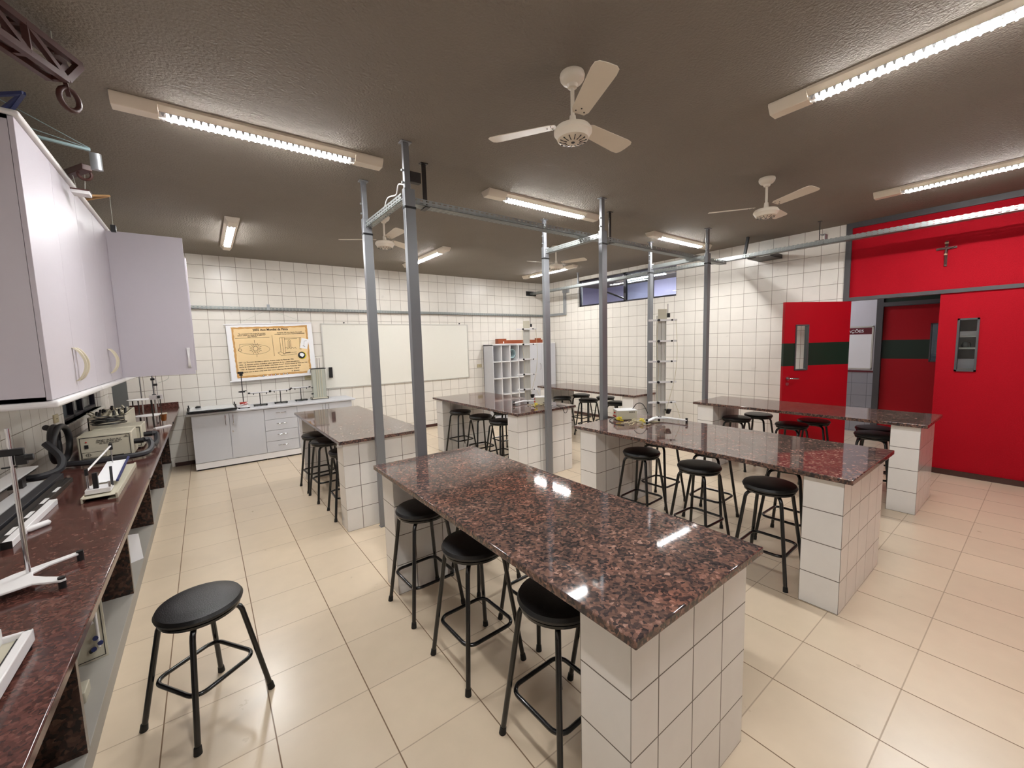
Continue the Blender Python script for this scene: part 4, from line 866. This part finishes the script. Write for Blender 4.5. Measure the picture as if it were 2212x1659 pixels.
# blowers
def blower(x, y, rz, label, txt):
    t = thing('blower_unit', (x, y, Z), label, 'air blower', 'beige air blower boxes', rz); W, D, H = 0.29, 0.26, 0.19
    MB().box((0, 0, 0.01), (W, D, H)).build('case', 'beige', t, bevel=0.006)
    b = MB()
    for a, c_ in (((.012, .022), (.016, H-.012)), ((W-.016, .022), (W-.012, H-.012)), ((.012, H-.016), (W-.012, H-.012)), ((.012, .022), (W-.012, .026))): b.box((a[0], -0.0015, a[1]), (c_[0], 0.001, c_[1]))
    b.build('black_outline', 'black', t); MB().box((0.035, -0.004, 0.1), (0.055, 0.0, 0.125)).build('power_switch', 'black', t); MB().cyl((0.045, -0.003, 0.145), (0.045, 0.001, 0.145), 0.005, 10).build('pilot_lamp', 'redp', t)
    if txt:
        for k, s in enumerate(('Gerador de fluxo de ar', 'Gerador de flujo de aire', 'Air flow generator')):
            text('panel_text', s, 0.014, face_y(0.165, -0.002, 0.15-0.012*k), 'inkb', t, bold=0.0002)
        MB().box((0.155, -0.0015, 0.022), (0.235, 0.0, 0.03)).build('model_plate', 'darksteel', t)
        e = MB(); e.bar((0.245, -0.001, 0.156), (0.27, -0.001, 0.156), 0.002, 0.002).bar((0.258, -0.001, 0.158), (0.258, -0.001, 0.17), 0.002, 0.002).bar((0.25, -0.001, 0.164), (0.266, -0.001, 0.164), 0.002, 0.002); e.build('emblem', 'inkb', t)
        b = MB()
        for (x0, z0, x1, z1) in ((.018, .03, .02, .07), (.14, .03, .142, .07), (.018, .068, .142, .07), (.018, .03, .142, .032)): b.box((x0, -0.001, z0), (x1, 0.001, z1))
        b.build('warning_box', 'inkb', t)
        b = MB(); b.tube(arc((0.05, -0.0005, 0.05), 0.012, 0, 2*PI, 12, plane='xz')[:-1], 0.0012, 5, closed=True)
        for (a, c_) in ((0.03, 0.05), (0.07, 0.05), (0.05, 0.036), (0.05, 0.064)): b.bar((0.05, -0.0005, 0.05), (a, -0.0005, c_), 0.002, 0.001)
        b.build('warning_sketch', 'inkb', t)
    b = MB()
    for a in (0.03, W-0.03):
        for c_ in (0.03, D-0.03): b.cyl((a, c_, 0), (a, c_, 0.01), 0.01, 8)
    b.build('foot', 'black', t)
    MB().cyl((W, 0.08, 0.1), (W+0.055, 0.08, 0.1), 0.02, 16).build('air_outlet', 'black', t, smooth=True)
    return t
blower(-0.86, 4.16, 0, 'nearer beige blower box with printed front panel on the counter', True)
blower(-0.83, 4.46, 0, 'farther beige blower box with black cable on top', False)
cable([(-0.52, 4.26, Z+0.1), (-0.49, 4.3, Z+0.09), (-0.47, 4.2, Z+0.05), (-0.5, 4.06, Z+0.03), (-0.65, 4.0, Z+0.03), (-0.82, 4.0, Z+0.03), (-0.92, 4.05, Z+0.03)], 0.02, 'hose', 'thick gray hose curling in front of the nearer blower', 'air_hose')
cable([(-0.5, 4.55, Z+0.1), (-0.47, 4.6, Z+0.09), (-0.46, 4.5, Z+0.04), (-0.48, 4.4, Z+0.025)], 0.02, 'hose', 'thick gray hose stub of the farther blower', 'air_hose')
hc = []
for k in range(60):
    a = k/60*4.5*PI; hc.append((-0.985+0.06*math.sin(a*0.25), 4.15+0.17*math.cos(a), Z+0.16+0.12*math.sin(a)+0.0*k))
tag(MB().tube(hc, 0.019, 12).build('air_hose', 'hose', smooth=True), 'black flexible hose coiled upright between the wall and the blower', 'hose')
cable([(-0.97, 3.98, Z+0.2), (-0.9, 3.93, Z+0.1), (-0.9, 3.85, Z+0.035), (-0.97, 3.75, Z+0.025), (-1.05, 3.8, Z+0.025)], 0.022, 'hose', 'black hose end drooping over the rail ends', 'air_hose')
random.seed(11); b = MB()
for k in range(9):
    c0 = (-0.74+random.uniform(-.03, .03), 4.6+random.uniform(-.04, .04)); r = random.uniform(0.05, 0.085); z = Z+0.195+0.006*k; tl = random.uniform(-.25, .25); ph = random.random()*6
    b.tube([(c0[0]+r*1.25*math.cos(a/12*PI+ph), c0[1]+r*math.sin(a/12*PI+ph), z+tl*r*math.sin(a/12*PI)+0.02) for a in range(24)], 0.0035, 6, closed=True)
tag(b.build('cable_coil', 'black', smooth=True), 'messy coil of black power cables on the farther blower box', 'cable')
# inclined plane with paper
t = thing('inclined_plane', (-0.66, 3.0, Z), 'metal incline trainer with white paper sheet and small rods on the counter', 'incline apparatus')
MB().box((0, 0.0, 0.02), (0.14, 0.76, 0.024)).box((0.132, 0.0, 0.0), (0.142, 0.76, 0.03)).box((0, 0.0, 0.0), (0.008, 0.76, 0.03)).box((0.1, 0.0, 0.0), (0.142, 0.76, 0.003)).build('channel_base', 'beige', t, bevel=0.0015)
MB().box((0.01, 0.05, 0.03), (0.11, 0.15, 0.055)).build('sliding_block', 'edge', t, bevel=0.002)
pm = MB(); M = Matrix.Translation((0.02, 0.2, 0.05)) @ Matrix.Rotation(math.radians(4), 4, 'X'); pm.box((0, 0, 0), (0.1, 0.44, 0.003), 0, M); pm.build('paper_sheet', 'paper', t)
MB().bar((0.118, 0.2, 0.05), (0.118, 0.68, 0.09), 0.01, 0.01).build('blue_rail', 'blue', t)
for p_, q_, r_ in (((0.02, 0.08, 0.05), (0.02, 0.08, 0.13), 0.005), ((0.05, 0.6, 0.03), (0.05, 0.6, 0.17), 0.004), ((0.105, 0.06, 0.05), (0.105, 0.06, 0.085), 0.006)): MB().cyl(p_, q_, r_, 10).build('rod', 'chrome', t, smooth=True)
MB().cyl((0.02, 0.08, 0.15), (0.05, 0.6, 0.19), 0.005, 10).build('slanted_rod', 'edge', t, smooth=True)
for b in (MB().cyl((0.02, 0.08, 0.13), (0.02, 0.08, 0.165), 0.008, 8), MB().cyl((0.05, 0.6, 0.165), (0.05, 0.6, 0.205), 0.01, 6), MB().box((0.042, 0.06, 0.055), (0.062, 0.08, 0.14)), MB().bar((0.11, 0.1, 0.05), (0.1, 0.18, 0.14), 0.012, 0.006)): b.build('black_clip', 'black', t)
# beige boxes with binder clips and racks farther back
t = thing('beige_instrument_case', (-0.98, 5.25, Z), 'open beige instrument case full of small parts, behind the blower boxes', 'case')
MB().box((0, 0, 0), (0.012, 0.7, 0.2)).box((0.24, 0, 0), (0.25, 0.7, 0.2)).box((0, 0, 0), (0.25, 0.012, 0.2)).box((0, 0.69, 0), (0.25, 0.7, 0.2)).box((0, 0, 0), (0.25, 0.7, 0.01)).build('case_body', 'beige', t, bevel=0.002)
random.seed(4); b = MB()
for k in range(26): x, y = random.uniform(.03, .22), random.uniform(.04, .66); a = random.random()*PI; b.bar((x, y, 0.17), (x+0.07*math.cos(a), y+0.09*math.sin(a), 0.2+random.random()*0.03), 0.012, 0.012)
b.build('loose_parts', 'beige', t)
b = MB()
for k in range(9): x, y = random.uniform(.03, .22), random.uniform(.04, .66); b.cyl((x, y, 0.18), (x, y+.03, 0.23), 0.01, 8)
b.build('black_knobs', 'black', t)
tag(MB().lathe([(0.0, 0), (0.05, 0.0), (0.055, 0.03), (0.05, 0.045), (0.0, 0.05)], (-0.9, 4.98, Z), 16).build('crumpled_bag', 'screen', smooth=True), 'crumpled clear plastic bag beside the beige case', 'bag')
def plate_stand(x, y, h, label):
    t = thing('plate_stand', (x, y, Z), label, 'stand', 'round plate stands')
    MB().lathe([(0.005, h-.006), (0.12, h-.006), (0.12, h), (0.005, h)], n=32).build('round_plate', 'edge', t, smooth=True)
    b = MB()
    for k in range(3): a = 2*PI*k/3+0.4; b.cyl((0.095*math.cos(a), 0.095*math.sin(a), 0.0), (0.095*math.cos(a), 0.095*math.sin(a), h-.006), 0.006, 8)
    b.build('column_rods', 'darksteel', t, smooth=True)
plate_stand(-0.72, 6.4, 0.24, 'round white plate raised on dark columns near the counter end'); plate_stand(-0.64, 6.15, 0.075, 'low round white plate near the counter end')
t = thing('retort_stand', (-0.62, 6.75, Z), 'far chrome retort stand with several clamps near the counter end', 'retort stand')
MB().box((-0.1, -0.06, 0), (0.1, 0.06, 0.012)).build('base', 'beige', t)
for p_, q_, r_ in (((0, 0, 0.01), (0, 0, 0.62), 0.011), ((-0.12, 0, 0.01), (-0.12, 0, 0.6), 0.007), ((-0.14, 0, 0.58), (0.04, 0, 0.58), 0.006), ((0.03, 0, 0.1), (0.03, 0, 0.6), 0.004)): MB().cyl(p_, q_, r_, 12).build('rod', 'chrome', t, smooth=True)
b = MB()
for x, z in ((0.0, 0.45), (0.02, 0.38), (-0.12, 0.55), (-0.05, 0.6), (0, 0.25)): b.cyl((x-.02, -0.02, z), (x+.02, -0.02, z), 0.014, 10)
b.build('clamp_knobs', 'black', t, smooth=True)
MB().tube(smooth_path([(0.03, 0, 0.55), (0.14, 0.02, 0.56), (0.15, 0, 0.45), (0.05, 0, 0.4)]), 0.0025, 6).build('thin_hose', 'acr', t, smooth=True)
t = thing('bottle_stand', (-0.52, 5.6, Z), 'small two-rod stand holding an amber bottle at the counter edge', 'stand')
MB().bar((-0.03, -0.1, 0.006), (0.09, 0.02, 0.006), 0.03, 0.012).build('base_slab', 'edge', t); 
for p_, q_, r_ in (((-0.03, -0.08, 0.01), (-0.03, -0.08, 0.34), 0.006), ((0.03, 0.02, 0.01), (0.03, 0.02, 0.32), 0.004)): MB().cyl(p_, q_, r_, 10).build('rod', 'darksteel', t, smooth=True)
MB().box((-0.045, -0.095, 0.30), (0.06, -0.07, 0.345)).build('cross_head', 'edge', t); b = MB(); b.cyl((0.02, -0.1, 0.325), (0.04, -0.1, 0.325), 0.014, 10).cyl((0.11, 0.0, 0.03), (0.12, 0.0, 0.03), 0.01, 8).cyl((0.0, -0.11, 0.06), (0.012, -0.11, 0.06), 0.009, 8); b.build('knobs', 'black', t)
MB().lathe([(0.004, 0.06), (0.018, 0.065), (0.026, 0.09), (0.026, 0.11), (0.03, 0.135), (0.004, 0.135)], (0.045, -0.02, 0), 16).build('amber_bottle', 'amber', t, smooth=True)
tag(MB().bar((-0.62, 5.35, Z+0.006), (-0.5, 5.3, Z+0.006), 0.014, 0.01).build('dark_stick', 'brownwood'), 'short dark stick lying behind the blowers', 'stick')
tag(MB().box((-1.03, 7.0, Z), (-0.95, 7.04, 1.35)).box((-0.95, 7.0, Z), (-0.89, 7.004, 1.35)).build('slotted_angle', 'trayz'), 'upright slotted steel angle at the far counter end', 'steel angle')
# under the counter
t = thing('control_panel_board', (-0.66, 2.83, 0.09), 'white wall panel apparatus with blue tubes on the shelf under the counter', 'apparatus', None, math.radians(12))
M = Matrix.Rotation(math.radians(-12), 4, 'X')
MB().box((-0.16, 0, 0.0), (0.06, 0.02, 0.34), 0, M).build('panel', 'beige', t, bevel=0.002)
b = MB()
for a, c_ in (((-.15, .01), (-.147, .33)), ((.047, .01), (.05, .33)), ((-.15, .01), (.05, .013)), ((-.15, .327), (.05, .33))): b.box((a[0], -.002, a[1]), (c_[0], 0, c_[1]), 0, M)
for x, z in ((-.1, .3), (.03, .31), (-.1, .06), (.0, .05)): b.cyl(M @ Vector((x, -.008, z)), M @ Vector((x, 0, z)), 0.008, 10)
b.build('black_marks', 'black', t)
b = MB(); b.cyl(M @ Vector((-.04, -.012, .17)), M @ Vector((.02, -.012, .19)), 0.007, 8).cyl(M @ Vector((.03, -.012, .06)), M @ Vector((.03, -.012, .24)), 0.006, 8); b.build('glass_tubes', 'edge', t, smooth=True)
b = MB()
for x, z in ((-.04, .17), (.0, .2), (.02, .11), (.035, .08), (.01, .06)): b.cyl(M @ Vector((x, -.022, z)), M @ Vector((x, -.01, z)), 0.011, 8)
b.build('blue_fittings', 'blue', t)
MB().tube(smooth_path([(-0.03, 0.03, 0.33), (-0.08, -0.02, 0.3), (-0.03, -0.06, 0.2), (-0.06, -0.08, 0.06), (-0.12, -0.07, 0.02)]), 0.005, 8).build('clear_hose', 'acr', t, smooth=True)
MB().cyl((-0.03, 0.06, 0.0), (-0.03, 0.06, 0.4), 0.012, 12).build('white_pipe', 'edge', t, smooth=True)
tag(MB().box((-0.78, 2.5, 0.09), (-0.63, 2.6, 0.14)).build('small_meter_box', 'beige', bevel=0.004), 'small beige meter box on the shelf below the counter', 'meter')
tag(MB().box((-0.74, 4.05, 0.09), (-0.66, 4.09, 0.27)).build('white_device_panel', 'beige', bevel=0.003), 'slim white device panel standing under the counter behind second slab', 'device')
tag(MB().prism([(0, 0), (0.14, 0), (0.11, 0.22), (0.03, 0.22)], 0, 0.012, Matrix.Translation((-0.70, 4.0, 0.09)) @ Matrix.Rotation(math.radians(60), 4, 'X') @ Matrix.Rotation(0.5, 4, 'Y')).build('folded_label_board', 'edge'), 'white folded board leaning before the slim device', 'board')

# ------------------------------------------------------------------ things on the base cabinets
ZB = 0.80
t = thing('glass_plate_table', (-0.33, 6.9, ZB), 'flat glass topped instrument with black rim at left end of worktop', 'instrument')
MB().box((0.0, -0.07, 0.03), (0.56, 0.48, 0.045)).build('rim', 'black', t, bevel=0.003); MB().box((0.03, -0.04, 0.0455), (0.53, 0.45, 0.05)).build('glass_top', 'screen', t)
b = MB()
for x in (0.01, 0.55):
    for y in (0.1, 0.44): b.cyl((x, y, 0.0), (x, y, 0.08), 0.007, 8)
b.build('levelling_screw', 'black', t)
tag(MB().lathe([(0.0, 0), (0.032, 0), (0.032, 0.018), (0.02, 0.026), (0.0, 0.026)], (-0.21, 7.2, ZB+0.05), 20).build('black_puck', 'black', smooth=True), 'small black puck on the glass topped instrument', 'puck')
t = thing('sensor_stand', (0.32, 7.08, ZB), 'tall thin black stand with red and white base on the worktop', 'stand')
MB().box((-0.07, -0.05, 0.015), (0.07, 0.05, 0.03)).box((-0.05, -0.03, 0.03), (0.05, 0.03, 0.05)).build('white_base', 'edge', t, bevel=0.003)
b = MB(); b.lathe([(0.02, 0.05), (0.045, 0.055), (0.05, 0.085), (0.02, 0.09)], n=18); b.build('red_hub', 'redp', t, smooth=True)
b = MB()
for k in range(3): b.bar((-0.06, -0.05+0.05*k, 0.05), (0.06, -0.03+0.03*k, 0.08), 0.014, 0.01)
b.build('white_wheels', 'edge', t)
MB().cyl((0, 0, 0.05), (0, 0, 0.52), 0.006, 10).build('rod', 'darksteel', t, smooth=True)
b = MB(); b.box((-0.04, -0.02, 0.50), (0.03, 0.02, 0.53)).box((-0.02, -0.015, 0.47), (0.02, 0.015, 0.5)).cyl((-0.05, 0, 0.24), (0.05, 0, 0.25), 0.008, 8).cyl((-0.04, -0.01, 0.24), (0.03, -0.01, 0.24), 0.012, 8); b.build('black_head', 'black', t, bevel=0.002)
b = MB()
for x in (-0.06, 0.06): b.cyl((x, -0.04, 0), (x, -0.04, 0.015), 0.012, 8).cyl((x, 0.04, 0), (x, 0.04, 0.015), 0.012, 8)
b.build('foot', 'black', t)
def tstand(x, y, label, h=0.2):
    t = thing('bar_stand', (x, y, ZB), label, 'stand', 'black bar stands on the worktop')
    MB().box((-0.09, -0.045, 0.012), (0.09, 0.045, 0.026)).box((-0.012, -0.08, 0.012), (0.012, 0.045, 0.026)).build('base_plate', 'blackpaint', t, bevel=0.003)
    b = MB()
    for a in (-0.08, 0.08): b.cyl((a, -0.035, 0), (a, -0.035, 0.012), 0.008, 8).cyl((a, 0.035, 0), (a, 0.035, 0.012), 0.008, 8)
    b.build('foot', 'black', t)
    MB().cyl((0, 0, 0.02), (0, 0, h), 0.006, 10).build('column', 'blackpaint', t, smooth=True)
    a = MB().box((-0.13, -0.006, h-0.004), (0.13, 0.006, h+0.01)).build('cross_bar', 'edge', t)
    b = MB(); b.box((-0.13, -0.007, h-0.009), (0.13, 0.007, h-0.004)).cyl((-0.15, 0, h), (-0.12, 0, h), 0.011, 10).cyl((0.12, 0, h), (0.15, 0, h), 0.011, 10)
    for x_ in (-0.08, 0.09): b.cyl((x_, -0.004, h-0.03), (x_, -0.004, h-0.008), 0.006, 8)
    b.build('clamp_knobs', 'black', a, smooth=True)
tstand(0.54, 7.19, 'black stand with white crossbar, left of the three on the worktop'); tstand(0.82, 7.26, 'black stand with white crossbar, middle of the three on the worktop', 0.205); tstand(1.12, 7.33, 'black stand with white crossbar, right of the three on the worktop', 0.215)
t = thing('acrylic_column', (1.4, 7.34, ZB), 'tall greenish acrylic column instrument before the whiteboard left edge', 'instrument')
MB().box((-0.1, -0.045, 0.03), (0.1, -0.04, 0.5)).box((-0.1, 0.04, 0.03), (0.1, 0.045, 0.5)).box((-0.1, -0.045, 0.03), (-0.095, 0.045, 0.5)).box((0.095, -0.045, 0.03), (0.1, 0.045, 0.5)).build('acrylic_body', 'acr', t, bevel=0.002)
b = MB()
for x in (-0.03, 0.0, 0.04): b.cyl((x, -0.048, 0.04), (x, -0.048, 0.49), 0.007, 8)
b.build('inner_tubes', 'beige', t, smooth=True); MB().box((-0.115, -0.05, 0.5), (0.115, 0.05, 0.512)).build('top_clamp', 'black', t); MB().box((-0.13, -0.06, 0.012), (0.13, 0.06, 0.03)).build('base_plate', 'beige', t)
b = MB(); b.cyl((0.0, 0, 0.51), (0.0, 0, 0.68), 0.003, 6).cyl((0.035, 0, 0.51), (0.035, 0, 0.68), 0.003, 6); b.build('thin_rods', 'darksteel', t)
b = MB()
for x in (-0.12, 0.12): b.cyl((x, -0.05, 0), (x, -0.05, 0.035), 0.012, 8).cyl((x, 0.05, 0), (x, 0.05, 0.035), 0.012, 8)
b.cyl((-0.13, -0.055, 0.1), (-0.1, -0.055, 0.1), 0.012, 8).cyl((-0.13, -0.055, 0.2), (-0.1, -0.055, 0.2), 0.006, 8); b.build('black_feet', 'black', t, smooth=True)

# ------------------------------------------------------------------ models on top of the wall cabinets
def truss(name, p, q, w_, h, nb, r, mat, label, extras=None):
    t = thing(name, p, label, 'model'); d = Vector(q)-Vector(p); L = d.length
    M = d.to_track_quat('X', 'Z').to_matrix().to_4x4(); b = MB()
    P = lambda x, y, z: M @ Vector((x, y, z))
    for y in (-w_/2, w_/2):
        b.bar(P(0, y, 0), P(L-h*0.9, y, 0), r, r).bar(P(0, y, h), P(L, y, h), r, r).bar(P(L-h*0.9, y, 0), P(L, y, h), r, r)
        for k in range(nb):
            x0 = (L-h*0.9)*k/nb; x1 = (L-h*0.9)*(k+1)/nb
            b.bar(P(x0, y, 0), P(x0, y, h), r*.8, r*.8); b.bar(P(x0, y, h), P(x1, y, 0), r*.8, r*.8)
    for k in range(nb+1):
        x0 = (L-h*0.9)*k/nb; b.bar(P(x0, -w_/2, 0), P(x0, w_/2, 0), r*.7, r*.7).bar(P(x0, -w_/2, h), P(x0, w_/2, h), r*.7, r*.7)
    b.build('lattice_boom', mat, t)
    if extras: extras(t, P, L)
    return t
def ex1(t, P, L):
    MB().tube([Vector(P(L-0.05, 0, -0.06))+Vector((0, 0.045*math.cos(a/8*PI)*0.6, 0.045*math.sin(a/8*PI))) + Vector((0.045*math.cos(a/8*PI)*0.6, 0, 0)) for a in range(16)], 0.011, 10, closed=True).build('pulley_wheel', 'brownwood', t, smooth=True)
    MB().bar(P(L-0.06, 0, 0.02), P(L-0.05, 0, -0.05), 0.015, 0.015).build('wheel_bracket', 'brownwood', t)
    MB().tube([Vector(P(L+0.01, 0, 0.1))+Vector((0.008*math.cos(a/5*PI), 0.008*math.sin(a/5*PI), 0)) for a in range(10)], 0.0015, 5, closed=True).build('hook_ring', 'darksteel', t, smooth=True)
    MB().cyl(P(0.1, 0, 0.1), (P(0.1, 0, 0.1).x, P(0.1, 0, 0.1).y, ZC-2.815), 0.002, 6).cyl(P(L-0.1, 0, 0.1), (P(L-0.1, 0, 0.1).x, P(L-0.1, 0, 0.1).y, ZC-2.815), 0.002, 6).build('hanging_wire', 'string', t)
truss('truss_bridge_model', (-0.72, 2.22, 2.815), (-0.46, 2.80, 2.845), 0.06, 0.11, 3, 0.026, 'brownwood', 'dark brown wooden truss model hanging at the top left corner', ex1)
t = thing('crane_model', (-0.85, 3.4, DZ1+0.031), 'pale blue string crane model on the wall cabinets with gray cylinder', 'model')
MB().box((-0.1, -0.1, 0), (0.1, 0.1, 0.02)).cyl((0, 0, 0.02), (0, 0, 0.26), 0.008, 8).build('mast', 'teal', t)
MB().bar((0, 0, 0.1), (0.33, 0.07, 0.09), 0.02, 0.012).build('boom', 'teal', t)
MB().cyl((0, 0, 0.25), (0.33, 0.07, 0.1), 0.002, 6).cyl((0, 0, 0.15), (0.33, 0.07, 0.1), 0.002, 6).build('stay_string', 'teal', t)
b = MB(); b.cyl((0.345, 0.1, 0.085), (0.345, 0.11, -0.005), 0.027, 20); b.build('gray_cylinder', 'galv', t, smooth=True)
t = thing('crane_model', (-0.88, 3.12, DZ1+0.031), 'dark blue triangular frame model behind the pale crane', 'model')
b = MB(); b.bar((0, -0.1, 0.06), (0.25, -0.3, 0.06), 0.014, 0.014).bar((0.25, -0.3, 0.06), (0.1, 0, 0.01), 0.014, 0.014).bar((0, -0.1, 0.06), (0, 0.1, 0.006), 0.014, 0.014).bar((0, 0.1, 0.006), (0.25, -0.3, 0.06), 0.012, 0.012); b.build('blue_frame', 'blue', t)
t = thing('wooden_lift_model', (-0.78, 3.95, DZ1+0.031), 'brown wooden arm model with wheel and hanging strings on the cabinets', 'model')
M = Matrix.Identity(4); MB().bar((0, 0, 0.02), (0.22, -0.35, 0.03), 0.05, 0.035).build('wooden_arm', 'wood' if False else 'brownwood', t, bevel=0.003)
MB().tube([(0.2+0.03*math.cos(a/8*PI), -0.3, 0.0+0.03*math.sin(a/8*PI)) for a in range(16)], 0.008, 8, closed=True).build('wheel', 'brownwood', t, smooth=True)
MB().cyl((0.2, -0.3, 0.0), (0.19, -0.28, -0.09), 0.0015, 5).cyl((0.14, -0.25, 0.0), (0.15, -0.24, -0.09), 0.0015, 5).build('string', 'string', t)
MB().box((0.13, -0.30, -0.115), (0.21, -0.22, -0.09)).build('hanging_box', 'edge', t, bevel=0.002); MB().box((0.128, -0.302, -0.095), (0.212, -0.218, -0.088)).build('box_rim', 'brownwood', t)
t = thing('light_wood_crane', (-0.85, 4.3, DZ1+0.031), 'light wood triangular arm model with black weight on a string', 'model')
b = MB(); b.bar((0, -0.06, 0.0065), (0.3, 0.0, 0.07), 0.014, 0.012).bar((0, 0.16, 0.0065), (0.3, 0.0, 0.07), 0.014, 0.012); b.build('triangular_arm', 'lightwood', t)
MB().cyl((0.3, 0, 0.07), (0.3, 0, -0.14), 0.0015, 5).build('string', 'string', t); MB().box((0.285, -0.015, -0.19), (0.315, 0.015, -0.14)).build('weight', 'black', t, bevel=0.002)
